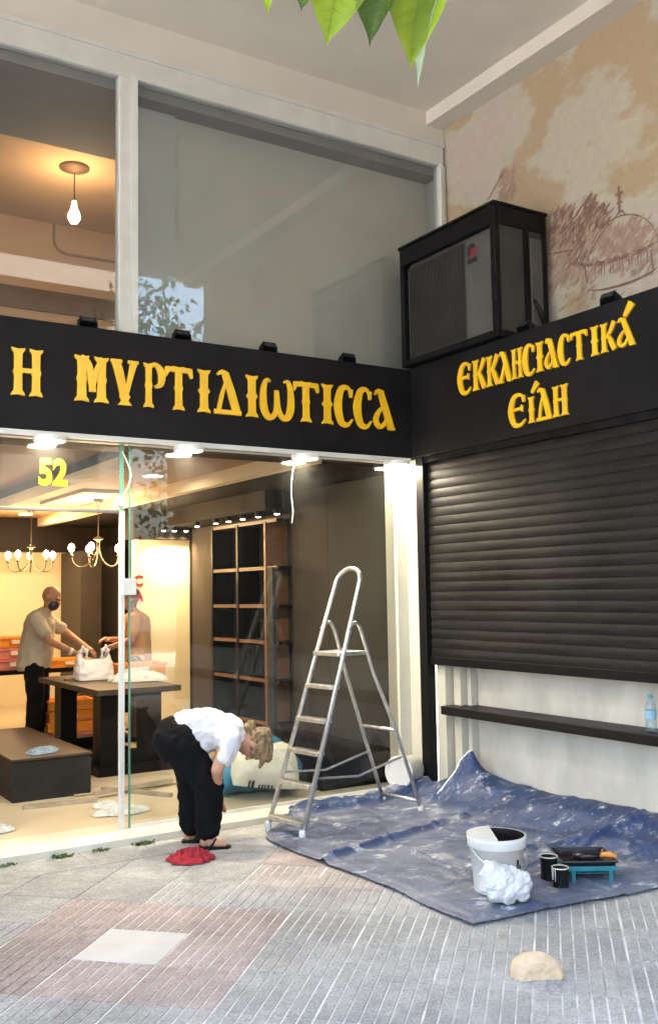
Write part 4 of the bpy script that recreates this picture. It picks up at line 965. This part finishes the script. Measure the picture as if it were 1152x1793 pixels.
# tins with drips
def tin(px, py, r, h, label, tilt=0.):
    q = onz(px, py); t = thing('paint_tin', label, 'tin', (q.x, q.y, tz(q.x, q.y)-.002), px*.1, 'small paint tins beside the bucket')
    part('body', MB().lathe([(r, 0), (r, .004), (r*.97, .008), (r*.97, h-.006), (r, h), (r*.92, h), (r*.9, h-.03), (.001, h-.031)], n=24), M_metalblk, t, world=False, smooth=True)
    dp = MB()
    for k in range(7):
        a = R(200+k*21+rs.uniform(-6, 6)); d = Vector((math.cos(a), math.sin(a), 0)); s_ = Vector((-d.y, d.x, 0))*rs.uniform(.003, .009); ln = rs.uniform(.02, h*.8); rr = r*1.01+.001
        dp.add([d*rr+s_+Vector((0, 0, h)), d*rr-s_+Vector((0, 0, h)), d*rr-s_*.5+Vector((0, 0, h-ln)), d*rr+s_*.5+Vector((0, 0, h-ln))], [(0, 1, 2, 3)])
    part('paint_drips', dp, M_pw, t, world=False)
    part('rim', MB().lathe([(r*.99, h-.001), (r*1.04, h+.002), (r*1.02, h+.006), (r*.93, h+.004)], n=24, caps=False), M_alu, t, world=False, smooth=True)
tin(962, 1548, .047, .12, 'small dark paint tin standing behind the white streaked one')
tin(982, 1562, .044, .10, 'small paint tin with a wide white drip between bucket and tray')
# roller tray on teal stand
M_teal = mat('teal_plastic', (.015, .17, .22), .4, var=.1); M_orange = mat('handle_orange', (.75, .28, .05), .4)
q = onz(1042, 1545); tr = thing('roller_tray', 'black paint tray with teal legs and an orange roller handle', 'tray', (q.x, q.y+.08, tz(q.x, q.y)), R(-33))
tw, tdp, tzz = .15, .15, .085
def trayfn(u, v):
    x, y = u*2-1, v*2-1; e = max(abs(x), abs(y)); rim = sstep((e-.82)/.18)
    return (x*tw, y*tdp, tzz-.012-.03*(1-v)*(1-rim)+.03*rim)
part('pan', MB().grid(trayfn, 20, 18), M_paint, tr, world=False, smooth=True)
part('pan_underside', MB().box((-tw*.86, -tdp*.84, tzz-.05), (tw*.86, tdp*.84, tzz-.044)), M_teal, tr, world=False)
part('rim', MB().tube([(-tw, -tdp, tzz+.018), (tw, -tdp, tzz+.018), (tw, tdp, tzz+.018), (-tw, tdp, tzz+.018), (-tw, -tdp, tzz+.018)], .005, 6), M_paint, tr, world=False)
part('front_rail', MB().box((-tw*.9, -tdp-.006, tzz-.03), (tw*.98, -tdp+.006, tzz-.004)), M_teal, tr, world=False, bevel=.003)
for sx_ in (-.62, .72):
    for sy_ in (-1, 1): part('leg', MB().box((sx_*tw-.011, sy_*tdp-.008, -.004), (sx_*tw+.011, sy_*tdp+.008, tzz-.01)), M_teal, tr, world=False, bevel=.003)
rl = part('roller', MB().tube([(-.06, -.02, tzz+.012), (.075, -.045, tzz+.02)], .021, 12), M_paint, tr, world=False, smooth=True)
me = MB().tube([(.08, -.045, tzz+.022), (.10, -.05, tzz+.03), (.135, -.055, tzz+.03), (.165, -.062, tzz+.02)], [.005, .014, .017, .012], 10).mesh('roller_handle'); link('roller_handle', me, M_orange, rl, smooth=True)
# pale half-moon chunk of plaster
q = onz(953, 1716)
me = organic('chunk', [ell((0, 0, .0), (.112, .07, .098)), ell((-.055, .02, .02), (.05, .045, .055)), ell((.05, .0, .0), (.06, .06, .075))], .007, 2, .010, 18, 6)
for v in me.vertices:
    v.co.z = max(v.co.z, 0); v.co.y = max(v.co.y, -.045-.1*v.co.z+.004*noise.noise(v.co*40))
me.transform(Matrix.Translation((q.x, q.y+.04, .0)) @ Matrix.Rotation(R(-30), 4, 'Z'))
single('plaster_chunk', me, mat('chunk_beige', (.62, .47, .32), .9, var=.12, scale=25, bump=.5, bscale=70), 'broken beige half moon chunk lying on the ribbed paving', 'chunk')
# white pail lying on its side on the sill
pw_ = thing('pail', 'small white pail lying on its side by the cream corner', 'pail', (4.60, 6.20, .10), R(20)); pw_.scale = (1.3, 1.3, 1.3)
Mx = Matrix.Translation((0, 0, .088)) @ Matrix.Rotation(R(-90), 4, 'Y') @ Matrix.Rotation(R(0), 4, 'X')
part('wall', MB().lathe([(.074, -.09), (.080, -.088), (.088, .055), (.095, .057), (.095, .068), (.086, .068), (.078, -.07), (.001, -.072)], n=32, M=Mx), M_pw, pw_, world=False, smooth=True)
part('lid', MB().lathe([(.0945, .069), (.092, .076), (.075, .074), (.07, .066), (.002, .064)], n=32, M=Mx), M_pw, pw_, world=False)
# water bottle on the ledge
q = onx(1141, 1285, 4.9)
wb = thing('water_bottle', 'clear plastic water bottle with blue cap on the black ledge', 'bottle', (4.9, q.y, .715))
M_pet = glassmat('bottle_plastic', (.80, .90, .96), .06, .08, .12)
part('body', MB().lathe([(.028, 0), (.033, .008), (.033, .06), (.030, .07), (.033, .08), (.033, .15), (.026, .18), (.013, .20), (.013, .212)], n=20), M_pet, wb, world=False, smooth=True)
part('label', MB().lathe([(.0336, .085), (.0336, .135)], n=20, caps=False), mat('label_blue', (.25, .45, .6), .4, bump=0), wb, world=False, smooth=True)
part('cap', MB().lathe([(.015, .210), (.015, .228), (.012, .230)], n=16), mat('cap_blue', (.10, .35, .5), .4, bump=0), wb, world=False)
# weeds at the sill
M_weed = mat('weed_green', (.08, .13, .03), .6, var=.3)
wd = MB()
for k in range(150):
    px = rng.choice((105, 110, 175, 245, 250, 255, 12)) + rng.uniform(-14, 14); x_ = ony(px, 1480, 6.11).x
    a = rng.uniform(0, 6.28); h = rng.uniform(.008, .028); p = Vector((x_, 6.10+rng.uniform(-.03, .02), 0)); s_ = Vector((math.cos(a), math.sin(a), 0))*.005; tpv = p+Vector((math.cos(a+1.5)*.02, -abs(math.sin(a))*.03, h))
    wd.add([p-s_, p+s_, (p+tpv)/2+s_*1.4+Vector((0, 0, .008)), tpv, (p+tpv)/2-s_*1.4+Vector((0, 0, .008))], [(0, 1, 2, 3, 4)])
o = single('weeds', wd, M_weed, 'small green weeds growing along the foot of the marble sill', 'weeds', kind='stuff')

# ================================================================== LADDER
ldo = onz(498, 1467); LX = Vector((.989, .148, 0)); ang = math.atan2(LX.y, LX.x)
la = thing('step_ladder', 'paint spattered aluminium step ladder standing open on the tarpaulin', 'ladder', (3.25, 5.73, .012), ang)
hw = .182
def hz(z): return .186-.036*z
def rail_s(z): return .365*z
topz = 1.66
loop = [(rail_s(.0), -hz(0), .0), (rail_s(topz), -hz(topz), topz)]
arc = [(rail_s(topz+.1*math.sin(R(a)))+.0, -hz(topz)*math.cos(R(a)), topz+.1*math.sin(R(a))) for a in range(15, 180, 15)]
loop += arc + [(rail_s(topz), hz(topz), topz), (rail_s(0), hz(0), 0)]
me = MB().tube(loop, .0165, 10); part('front_frame', me, M_steel, la, world=False, smooth=True)
for zz in (.09, .315, .52, .725, .945):
    x_ = rail_s(zz); part('step', MB().box((x_-.035, -hz(zz)+.012, zz-.014), (x_+.045, hz(zz)-.012, zz+.014)), M_steel, la, world=False, bevel=.005)
part('platform', MB().box((rail_s(1.165)-.04, -hz(1.16)+.008, 1.15), (rail_s(1.165)+.22, hz(1.16)-.008, 1.18)), M_steel, la, world=False, bevel=.006)
rear = []
for s_ in (-1, 1):
    p = bez((.475, s_*(hz(1.33)+.004), 1.33), (.52, s_*(hz(1.33)+.004), 1.40), (.575, s_*(hz(1.33)+.004), 1.40), (.61, s_*(hz(1.33)+.004), 1.28), 8) + [Vector((.70, s_*(hz(1.02)), 1.02)), Vector((.88, s_*hw, .60)), Vector((1.105, s_*(hw+.01), .02))]
    part('rear_leg', MB().tube(p, .0135, 8), M_steel, la, world=False, smooth=True)
for zz, x_ in ((.61, .876), (.09, 1.077)):
    part('rear_bar', MB().tube([(x_, -hw, zz), (x_, hw, zz)], .011, 8), M_steel, la, world=False, smooth=True)
for s_ in (-1, 1):
    part('folding_brace', MB().tube([(rail_s(.37), s_*(hw-.012), .37), (.52, s_*(hw-.012), .335), (.955, s_*(hw-.008), .42)], .008, 6), M_steel, la, world=False)
    part('foot_cap', MB().lathe([(.02, -.008), (.024, 0), (.024, .045), (.018, .06)], (0.01, s_*hw, 0), 14), M_pw, la, world=False, smooth=True)
    part('foot_cap', MB().lathe([(.016, -.01), (.019, 0), (.017, .04)], (1.098, s_*(hw+.01), .018), 12), M_pw, la, world=False, smooth=True)
M_spl = mat('paint_splash', (.82, .82, .80), .6)

# ================================================================== PEOPLE
def skin(nm, c): return mat(nm, c, .5, var=.12, scale=14, bump=.08, bscale=120, sub=.1)
M_sk1 = skin('skin_a', (.42, .22, .14)); M_sk2 = skin('skin_b', (.34, .17, .10))
def hand(prims, wrist, dirv, side, sc=1., curl=.5, nrm=None):
    d = Vector(dirv).normalized(); n_ = Vector(nrm or (0, 0, -1)); n_ = (n_-d*n_.dot(d)).normalized(); s_ = d.cross(n_)*side; w0 = Vector(wrist)
    prims.append(cap(w0, .026*sc, w0+d*.07*sc, .030*sc))
    for k, off in enumerate((-.027, -.009, .009, .027)):
        L = (.062, .078, .074, .058)[k]*sc; b0 = w0+d*.085*sc+s_*off*sc; b1 = b0+(d*math.cos(curl*.6)+n_*math.sin(curl*.6))*L*.55; b2 = b1+(d*math.cos(curl*1.6)+n_*math.sin(curl*1.6))*L*.5
        prims += [cap(w0+d*.05*sc+s_*off*.7*sc, .012*sc, b0, .0095*sc), cap(b0, .0095*sc, b1, .0085*sc), cap(b1, .0085*sc, b2, .0072*sc)]
    t0 = w0+d*.03*sc-s_*.028*sc; t1 = t0+(d*.6-s_*.7+n_*.3).normalized()*.04*sc; prims += [cap(t0, .013*sc, t1, .0105*sc), cap(t1, .0105*sc, t1+(d+n_*.4).normalized()*.032*sc, .009*sc)]
def head_prims(c, f, u, s=1.):
    """skull centre c, face direction f, crown direction u"""
    f = Vector(f).normalized(); u = (Vector(u)-f*Vector(u).dot(f)).normalized(); r_ = f.cross(u); rot = Matrix((r_, f, u)).transposed(); c = Vector(c)
    P = [ell(c+u*.02*s-f*.01*s, (.073*s, .092*s, .095*s), rot), ell(c-u*.05*s+f*.02*s, (.058*s, .068*s, .075*s), rot), cap(c+f*.088*s+u*.01*s, .010*s, c+f*.103*s-u*.022*s, .015*s), cap(c+f*.045*s-u*.105*s, .026*s, c+f*.052*s-u*.10*s, .026*s)]
    for k in (-1, 1): P += [ell(c+r_*k*.076*s-f*.008*s-u*.012*s, (.010*s, .022*s, .032*s), rot), ell(c+r_*k*.032*s+f*.078*s+u*.024*s, (.026*s, .012*s, .008*s), rot)]
    P.append(ell(c+f*.078*s-u*.062*s, (.026*s, .014*s, .010*s), rot))
    return P, r_, f, u
def eyes(root, c, r_, f, u, s=1.):
    for k in (-1, 1):
        me = organic('eye', [ell(Vector(c)+r_*k*.031*s+f*.082*s+u*.012*s, (.011*s, .007*s, .006*s), Matrix((r_, f, u)).transposed())], .0025, 0)
        part('eye', me, M_bl, root, world=False)

# --- bending woman
M_pants = mat('black_trousers', (.004, .004, .005), .9, var=.3, scale=9, bump=.25, bscale=40, spec=0.15)
M_shirt = mat('white_tshirt', (.60, .60, .62), .85, var=.05, scale=7, bump=.2, bscale=30)
M_hair = mat('blond_hair', (.21, .14, .065), .65, var=.6, scale=55, stretch=(1, 1, .2), bump=.9, bscale=110)
wo = thing('person', 'person in white top and black trousers bending down over the pavement by the doorway', 'person', (2.69, 5.87, 0.0), R(-27)); wo.scale = (.93, .93, .95)
P = []
HD = Vector((.405, -.02, .655)); hp, hr, hf, hu = head_prims(HD, (-.38, .02, -.92), (.86, .0, -.38), .98); P += hp
P += [cap((.29, 0, .72), .055, (.36, -.01, .69), .052), ell((-.12, 0, .74), (.13, .15, .13)), cap((-.05, 0, .76), .10, (.22, 0, .745), .095)]
for s_, kx in ((-1, .07), (1, -.05)):
    hipj = (-.10, s_*.075, .68); kn = (.02+kx, s_*.10, .38); an = (.0+kx, s_*.10, .075)
    P += [cap(hipj, .10, kn, .062), cap(kn, .06, an, .04), cap(an, .038, (an[0]-.015, an[1], .045), .036), cap((an[0]-.02, an[1], .045), .03, (an[0]+.10, an[1]+s_*.01, .032), .026)]
    for t_ in range(5): P.append(cap((an[0]+.09, an[1]+(t_-2)*.015, .03), .012, (an[0]+.135-.008*abs(t_-1 if s_ < 0 else t_-3), an[1]+(t_-2)*.017, .026), .0095))
    sh_ = Vector((.235, s_*.155, .73)); el_ = Vector((.145, s_*.20, .53)); wr_ = Vector((.15, s_*.06, .345))
    P += [cap((.2, s_*.09, .735), .075, sh_, .06), cap(sh_, .056, el_, .043), cap(el_, .042, wr_, .027)]
    hand(P, wr_, (wr_-el_), s_, 1., .6, (.6, 0, -.2))
part('body', organic('body', P, .0075, 3), M_sk1, wo, world=False); eyes(wo, HD, hr, hf, hu, .98)
T = [ell((-.135, 0, .715), (.165, .185, .155)), ell((-.165, .07, .69), (.12, .10, .13)), ell((-.165, -.07, .69), (.12, .10, .13)), cap((-.08, 0, .75), .135, (-.02, 0, .765), .13)]
for s_, kx in ((-1, .07), (1, -.05)):
    T += [cap((-.10, s_*.078, .68), .135, (.02+kx, s_*.10, .40), .104), cap((.02+kx, s_*.10, .40), .103, (.008+kx, s_*.095, .16), .094), cap((.008+kx, s_*.095, .16), .096, (.0+kx, s_*.095, .13), .088)]
part('trousers', organic('trousers', T, .011, 3, .018, 12, 2), M_pants, wo, world=False)
S = [cap((-.075, 0, .765), .137, (.06, 0, .775), .143), cap((.06, 0, .775), .143, (.205, 0, .745), .13), ell((.0, 0, .68), (.14, .13, .09)), cap((.20, .07, .735), .10, (.235, .15, .715), .076), cap((.20, -.07, .735), .10, (.235, -.15, .715), .076),
     cap((.24, .155, .72), .072, (.195, .182, .60), .064), cap((.24, -.155, .72), .072, (.195, -.182, .60), .064), cap((.22, 0, .735), .11, (.285, -.005, .715), .075)]
part('top', organic('top', S, .010, 2, .016, 13, 5), M_shirt, wo, world=False)
Hh = [ell(HD+Vector((.035, 0, .012)), (.092, .088, .108)), ell(HD+Vector((.05, 0, .05)), (.07, .075, .07)), cap(HD+Vector((.075, -.02, .08)), .045, HD+Vector((.085, -.03, -.07)), .04), ell(HD+Vector((-.035, .03, .115)), (.045, .045, .05)), cap(HD+Vector((.07, -.05, -.05)), .028, HD+Vector((.03, -.07, -.13)), .014)]
part('hair', organic('hair', Hh, .006, 1, .014, 34, 7), M_hair, wo, world=False)
for s_, kx in ((-1, .07), (1, -.05)):
    part('sandal', MB().prism([(-.06+kx, s_*.10-.035), (.05+kx, s_*.10-.045), (.15+kx, s_*.10-.035), (.165+kx, s_*.10), (.15+kx, s_*.10+.035), (.05+kx, s_*.10+.045), (-.06+kx, s_*.10+.035)], (0, 0, .001), (1, 0, 0), (0, 1, 0), (0, 0, 1), .016), M_metalblk, wo, world=False, bevel=.003)
    part('sandal_strap', MB().tube(bez((.02+kx, s_*.10-.04, .015), (.07+kx, s_*.10-.03, .075), (.08+kx, s_*.10+.02, .075), (.03+kx, s_*.10+.042, .015)), .008, 6), M_metalblk, wo, world=False)

# --- man with mask
q = ony(62, 1200, 10.5); M_tee = mat('grey_tshirt', (.36, .31, .24), .85, var=.08, scale=8, bump=.2, bscale=35)
m1 = thing('person', 'bald person in grey shirt and black face mask reaching across the table', 'person', (q.x, 10.45, .05), R(-30))
P = []; HD = Vector((.15, -.01, 1.55)); hp, hr, hf, hu = head_prims(HD, (.82, -.12, -.42), (.42, 0, .85), 1.08); P += hp
P += [cap((.10, 0, 1.42), .058, (.05, 0, 1.36), .066), cap((-.0, .0, .98), .12, (.03, 0, 1.25), .14)]
for s_, el_, wr_ in ((-1, Vector((.21, -.25, 1.09)), Vector((.42, -.14, .97))), (1, Vector((.30, .22, 1.13)), Vector((.50, .10, 1.01)))):
    sh_ = Vector((.04, s_*.185, 1.33)); P += [cap((.03, s_*.08, 1.33), .08, sh_, .066), cap(sh_, .06, el_, .046), cap(el_, .045, wr_, .03)]
    hand(P, wr_, wr_-el_, s_, 1.05, .5)
    P += [cap((-.005, s_*.08, .86), .08, (.02, s_*.11, .48), .065), cap((.02, s_*.11, .48), .065, (-.03, s_*.11, .08), .045), cap((-.03, s_*.11, .05), .04, (.12, s_*.12, .04), .035)]
part('body', organic('body', P, .009, 3), M_sk2, m1, world=False)
eyes(m1, HD, hr, hf, hu, 1.08)
S = [cap((-.03, 0, .85), .185, (.0, 0, 1.1), .174), cap((.0, 0, 1.1), .175, (.03, 0, 1.27), .17), cap((.03, -.10, 1.31), .095, (.04, -.185, 1.33), .083), cap((.03, .10, 1.31), .095, (.04, .185, 1.33), .083), cap((.04, -.185, 1.33), .083, (.14, -.225, 1.19), .074), cap((.04, .185, 1.33), .083, (.19, .21, 1.215), .074), cap((.04, 0, 1.33), .10, (.055, 0, 1.385), .075)]
part('shirt', cut(organic('shirt', S, .011, 3, .012, 8, 3), (0, 0, .80), (.1, 0, -1)), M_tee, m1, world=False)
T = [ell((-.01, 0, .82), (.14, .155, .10))]
for s_ in (-1, 1): T += [cap((-.01, s_*.085, .82), .118, (.02, s_*.11, .48), .09), cap((.02, s_*.11, .48), .088, (-.025, s_*.11, .08), .075)]
part('trousers', organic('trousers', T, .012, 4, .012, 9, 1), M_pants, m1, world=False)
mk_ = [ell(HD+hf*.052*1.08-hu*.058*1.08, (.068, .062, .062), Matrix((hr, hf, hu)).transposed())]
part('face_mask', organic('face_mask', mk_, .008, 2), M_bl, m1, world=False)
for k in (-1, 1): part('mask_strap', MB().tube([HD+hr*k*.06+hf*.05-hu*.03, HD+hr*k*.083+hf*.01-hu*.02, HD+hr*k*.086-hf*.012+hu*.0], .003, 5), M_bl, m1, world=False)
for s_ in (-1, 1): part('shoe', organic('shoe', [cap((-.07, s_*.11, .042), .045, (.15, s_*.125, .036), .04)], .01, 2), M_metalblk, m1, world=False)
q_ = Vector((.42, -.14, .97)); part('wristband', MB().tube([q_+Vector((-.045, -.02, .02)), q_+Vector((-.02, -.01, .008))], .04, 12), M_pw, m1, world=False)
# --- second man, tan shirt
q = ony(238, 1100, 10.15); M_tan = mat('tan_shirt', (.46, .23, .06), .85, var=.1, scale=8, bump=.2, bscale=35)
m2 = thing('person', 'person in tan shirt standing behind the glass edge holding something', 'person', (q.x, 10.15, .05), R(155))
P = []; HD = Vector((.06, 0, 1.52)); hp, hr, hf, hu = head_prims(HD, (.9, .05, -.35), (.35, 0, .9), 1.03); P += hp
P += [cap((.04, 0, 1.40), .056, (.01, 0, 1.34), .064), cap((0, 0, .95), .13, (0, 0, 1.22), .14)]
for s_, el_, wr_ in ((-1, Vector((.05, -.27, 1.06)), Vector((.28, -.13, 1.08))), (1, Vector((.02, .29, 1.08)), Vector((.22, .13, 1.02)))):
    sh_ = Vector((.0, s_*.18, 1.30)); P += [cap((0, s_*.08, 1.30), .078, sh_, .064), cap(sh_, .058, el_, .045), cap(el_, .044, wr_, .03)]
    hand(P, wr_, wr_-el_, s_, 1., .7)
    P += [cap((0, s_*.09, .86), .10, (.0, s_*.10, .47), .068), cap((.0, s_*.10, .47), .064, (-.02, s_*.10, .08), .044), cap((-.02, s_*.10, .05), .04, (.12, s_*.11, .04), .035)]
part('body', organic('body', P, .009, 3), M_sk2, m2, world=False); eyes(m2, HD, hr, hf, hu, 1.03)
S = [cap((0, 0, .82), .178, (0, 0, 1.08), .168), cap((0, 0, 1.08), .165, (.0, 0, 1.24), .163), cap((0, -.10, 1.28), .09, (0, -.18, 1.30), .08), cap((0, .10, 1.28), .09, (0, .18, 1.30), .08), cap((0, -.18, 1.30), .08, (.03, -.24, 1.14), .073), cap((0, .18, 1.30), .08, (.01, .25, 1.15), .073), cap((0, 0, 1.3), .1, (.01, 0, 1.35), .075)]
part('shirt', cut(organic('shirt', S, .011, 3, .009, 6, 8), (0, 0, .77), (.05, 0, -1)), M_tan, m2, world=False)
T = [ell((0, 0, .83), (.145, .16, .11))]
for s_ in (-1, 1): T += [cap((0, s_*.09, .84), .112, (.0, s_*.10, .47), .086), cap((.0, s_*.10, .47), .084, (-.02, s_*.10, .08), .072)]
part('trousers', organic('trousers', T, .012, 4, .012, 9, 4), mat('brown_trousers', (.06, .045, .035), .85, var=.2), m2, world=False)
part('hair', organic('hair', [ell(HD+hu*.05-hf*.02, (.086, .095, .075), Matrix((hr, hf, hu)).transposed())], .009, 2, .006, 30, 3), mat('grey_hair', (.12, .11, .10), .7, var=.3, scale=40, bump=.4), m2, world=False)
for s_ in (-1, 1): part('shoe', organic('shoe', [cap((-.06, s_*.10, .042), .045, (.14, s_*.115, .036), .04)], .01, 2), M_metalblk, m2, world=False)

# ================================================================== STREET BEHIND THE CAMERA (seen in the glass)
M_bark = mat('bark', (.10, .075, .055), .9, var=.35, scale=12, stretch=(1, 1, .2), bump=.8, bscale=30)
def leafmat(nm, c, tr=.5):
    m, n, l, b = nodes(nm); o = n['Material Output']; b.inputs['Roughness'].default_value = .45
    t = n.new('ShaderNodeTexNoise'); t.inputs['Scale'].default_value = 2.5; g = n.new('ShaderNodeNewGeometry'); l.new(g.outputs['Position'], t.inputs['Vector'])
    r = n.new('ShaderNodeValToRGB'); e = r.color_ramp.elements; e[0].position = .3; e[1].position = .7; e[0].color = (*[x*.6 for x in c], 1); e[1].color = (*[min(1, x*1.35) for x in c], 1)
    l.new(t.outputs['Fac'], r.inputs[0]); l.new(r.outputs[0], b.inputs['Base Color'])
    ts = n.new('ShaderNodeBsdfTranslucent'); l.new(r.outputs[0], ts.inputs[0]); mx = n.new('ShaderNodeMixShader'); mx.inputs[0].default_value = tr
    l.new(b.outputs[0], mx.inputs[1]); l.new(ts.outputs[0], mx.inputs[2]); l.new(mx.outputs[0], o.inputs[0]); return m
M_leaf = leafmat('leaf_green', (.10, .17, .03)); M_leafb = leafmat('leaf_bright', (.33, .46, .035), .62)
def tree(loc, h, cr, label, seed, nl=2600, lean=(0, 0), avoid=None):
    rs = random.Random(seed); t = thing('street_tree', label, 'tree', loc, 0, 'street trees')
    tb = MB(); top = Vector((lean[0], lean[1], h*.55))
    tb.tube(catmull([(0, 0, -.05), (lean[0]*.2+.04, lean[1]*.2, h*.2), (lean[0]*.6-.04, lean[1]*.6, h*.4), tuple(top)], 4), [.15-.06*i/12 for i in range(13)], 10)
    ends = []
    for k in range(9):
        a = 2*math.pi*k/9+rs.uniform(-.3, .3); rr = cr*rs.uniform(.5, .9); e = top+Vector((math.cos(a)*rr, math.sin(a)*rr, h*rs.uniform(.05, .42)))
        s0 = Vector((lean[0]*.8, lean[1]*.8, h*rs.uniform(.40, .54))); p = bez(s0, s0+Vector((0, 0, .4)), (s0+e)/2+Vector((0, 0, .3)), e, 7)
        tb.tube(p, [.055-.045*i/7 for i in range(8)], 7); ends += p[3:]
    part('trunk', tb, M_bark, t, world=False, smooth=True)
    lv = MB()
    cl = [e+Vector((rs.gauss(0, .35), rs.gauss(0, .35), rs.gauss(0, .3))) for e in ends for _ in range(2)]
    for k in range(nl):
        c = rs.choice(cl)+Vector((rs.gauss(0, .28), rs.gauss(0, .28), rs.gauss(0, .24)))
        wc = c+Vector(loc)
        if avoid and avoid(wc): continue
        d = Vector((rs.gauss(0, 1), rs.gauss(0, 1), rs.gauss(-.8, .7))).normalized(); s_ = d.cross(Vector((rs.gauss(0, 1), rs.gauss(0, 1), rs.gauss(0, 1)))).normalized(); L = rs.uniform(.08, .16); W_ = L*.32
        lv.add([c, c+d*L*.4+s_*W_, c+d*L, c+d*L*.4-s_*W_], [(0, 1, 2, 3)])
    part('crown', lv, M_leaf, t, world=False)
    return t
def clear(wc):      # keep the crown out from under the overhang and off the camera's nose
    return wc.y > 1.0 or (wc-CAMP).length < 1.3 or wc.z < 2.45 or ((wc-CAMP).dot(fw) > 0 and wc.z < 1.6+.68*max(.1, wc.y)+.25)
t0 = tree((1.35, -1.45, 0), 5.6, 1.6, 'young street tree whose leaves hang over the pavement before the shop', 4, 2600, (.1, .5), clear)
tree((6.3, -1.5, 0), 7.4, 1.9, 'street tree at the kerb mirrored beside the door post', 9, 4200)
tree((9.6, -1.6, 0), 6.8, 2.0, 'leaning street tree at the kerb further down the street', 13, 3200, (.5, .1))
tree((7.3, -1.9, 0), 4.6, 1.5, 'low bushy street tree beside the taller one at the kerb', 21, 3600)
tree((-4.5, -1.6, 0), 6.5, 2.0, 'street tree at the kerb beyond the left pier', 17, 2600)
# hanging leaves in view, on a twig of the near tree
dist = 1.3
def at(px, py, d=dist): r_ = ray(px, py); return CAMP+r_*(d/r_.length)
tw_ = MB(); root_tw = at(690, -150, 1.25); base_tw = Vector((1.35, -1.45, 0))+Vector((.1, .5, 3.1))
tw_.tube(bez(base_tw, base_tw+Vector((-.3, .6, .5)), root_tw+Vector((.0, -.5, .45)), root_tw, 12), [.018-.0012*i for i in range(13)], 6)
tw_.tube([root_tw, at(600, -75), at(520, -45), at(470, -30)], [.0035, .003, .002, .0015], 5); tw_.tube([root_tw, at(720, -80), at(770, -50)], [.0035, .0025, .0015], 5)
part('hanging_twig', tw_, M_bark, t0, smooth=True)
M_vein = leafmat('leaf_vein', (.50, .60, .16), .5)
def leaf(tip, base, wpx, m, bend=.2, twist=0., d=dist, dt=0.):
    b, t = at(*base, d), at(*tip, d+dt); ax = t-b; L = ax.length; ax = ax.normalized(); view = (b-CAMP).normalized()
    s_ = ax.cross(view).normalized(); nn = ax.cross(s_).normalized(); s_ = (s_*math.cos(twist)+nn*math.sin(twist)); nn = ax.cross(s_).normalized(); W_ = wpx/FPX*d
    def fn(u, v):
        x = u*2-1; prof_ = (math.sin(math.pi*min(1, v*1.02+.02)**.62))**.85*(1-.35*v); 
        if v > .75: prof_ *= 1-.35*(v-.75)/.25
        return b+ax*L*v+s_*(x*W_*.5*prof_*1.25)+nn*(bend*W_*(x*x)*prof_ + .12*L*math.sin(v*2.2)*bend + .02*W_*math.sin(v*22)*abs(x))
    part('leaf', MB().grid(fn, 8, 14), m, t0, smooth=True)
    vn = MB().tube([fn(.5, k/8)-nn*.0006 for k in range(9)], [.0014-.00014*k for k in range(9)], 5)
    for k in range(1, 8):
        for e_ in (-1, 1):
            vn.tube([fn(.5+e_*.42*q_, k/9+.085*q_**1.3)-nn*.0004 for q_ in (0, .33, .66, 1)], [.0006, .0005, .0004, .0002], 4)
    part('leaf_veins', vn, M_vein, t0, smooth=True)
leaf((571, 81), (600, -75), 84, M_leafb, .25)
leaf((719, 124), (735, -78), 84, M_leafb, .3)
leaf((650, 82), (690, -70), 74, M_leaf, .5, .5)
leaf((739, 156), (778, -60), 44, leafmat('leaf_pale_underside', (.5, .58, .4), .4), .5, .9, dt=.02)
leaf((471, 26), (480, -70), 40, M_leafb, .4, .6); leaf((528, 20), (552, -60), 52, M_leaf, .4, .5)
# buildings across the street
M_opp = mat('opposite_render', (.17, .16, .145), .85, var=.1, scale=.6, bump=.1); M_win = mat('opposite_window', (.04, .05, .06), .12, var=.2, bump=0); M_bal = mat('balcony_white', (.15, .148, .14), .8)
def block(x0, x1, y, h, label, m, groundm):
    t = thing('apartment_block', label, 'building', ((x0+x1)/2, y, 0))
    part('wall', MB().box((x0, y-8, -.2), (x1, y, h)), m, t)
    part('shopfronts', MB().box((x0+.4, y-.1, .1), (x1-.4, y+.03, 3.0)), groundm, t)
    fl = 1; 
    while 3.6+fl*3.1 < h+.1:
        z0 = .6+fl*3.1; n_ = int((x1-x0)/2.6)
        bl = MB().box((x0+.3, y, z0-.15), (x1-.3, y+1.1, z0)).box((x0+.3, y+1.05, z0), (x1-.3, y+1.1, z0+.95)); part('balcony', bl, M_bal, t)
        for k in range(n_):
            xa = x0+.7+k*2.6; w_ = part('window', MB().box((xa, y-.05, z0+.05), (xa+1.4, y+.02, z0+2.2)), M_win, t)
            part('frame', MB().box((xa+.67, y+.021, z0+.05), (xa+.73, y+.04, z0+2.2)).box((xa, y+.021, z0+2.15), (xa+1.4, y+.04, z0+2.2)), M_bal, w_)
        fl += 1
block(-14, 9.8, -13, 13.5, 'grey apartment block with white balconies across the street', M_opp, M_win)
block(16.5, 36, -13, 16.5, 'tall cream apartment block with balconies across the street', mat('opposite_cream', (.5, .45, .36), .85, var=.1, scale=.6), M_win)

bpy.data.scenes.remove(TMPS)
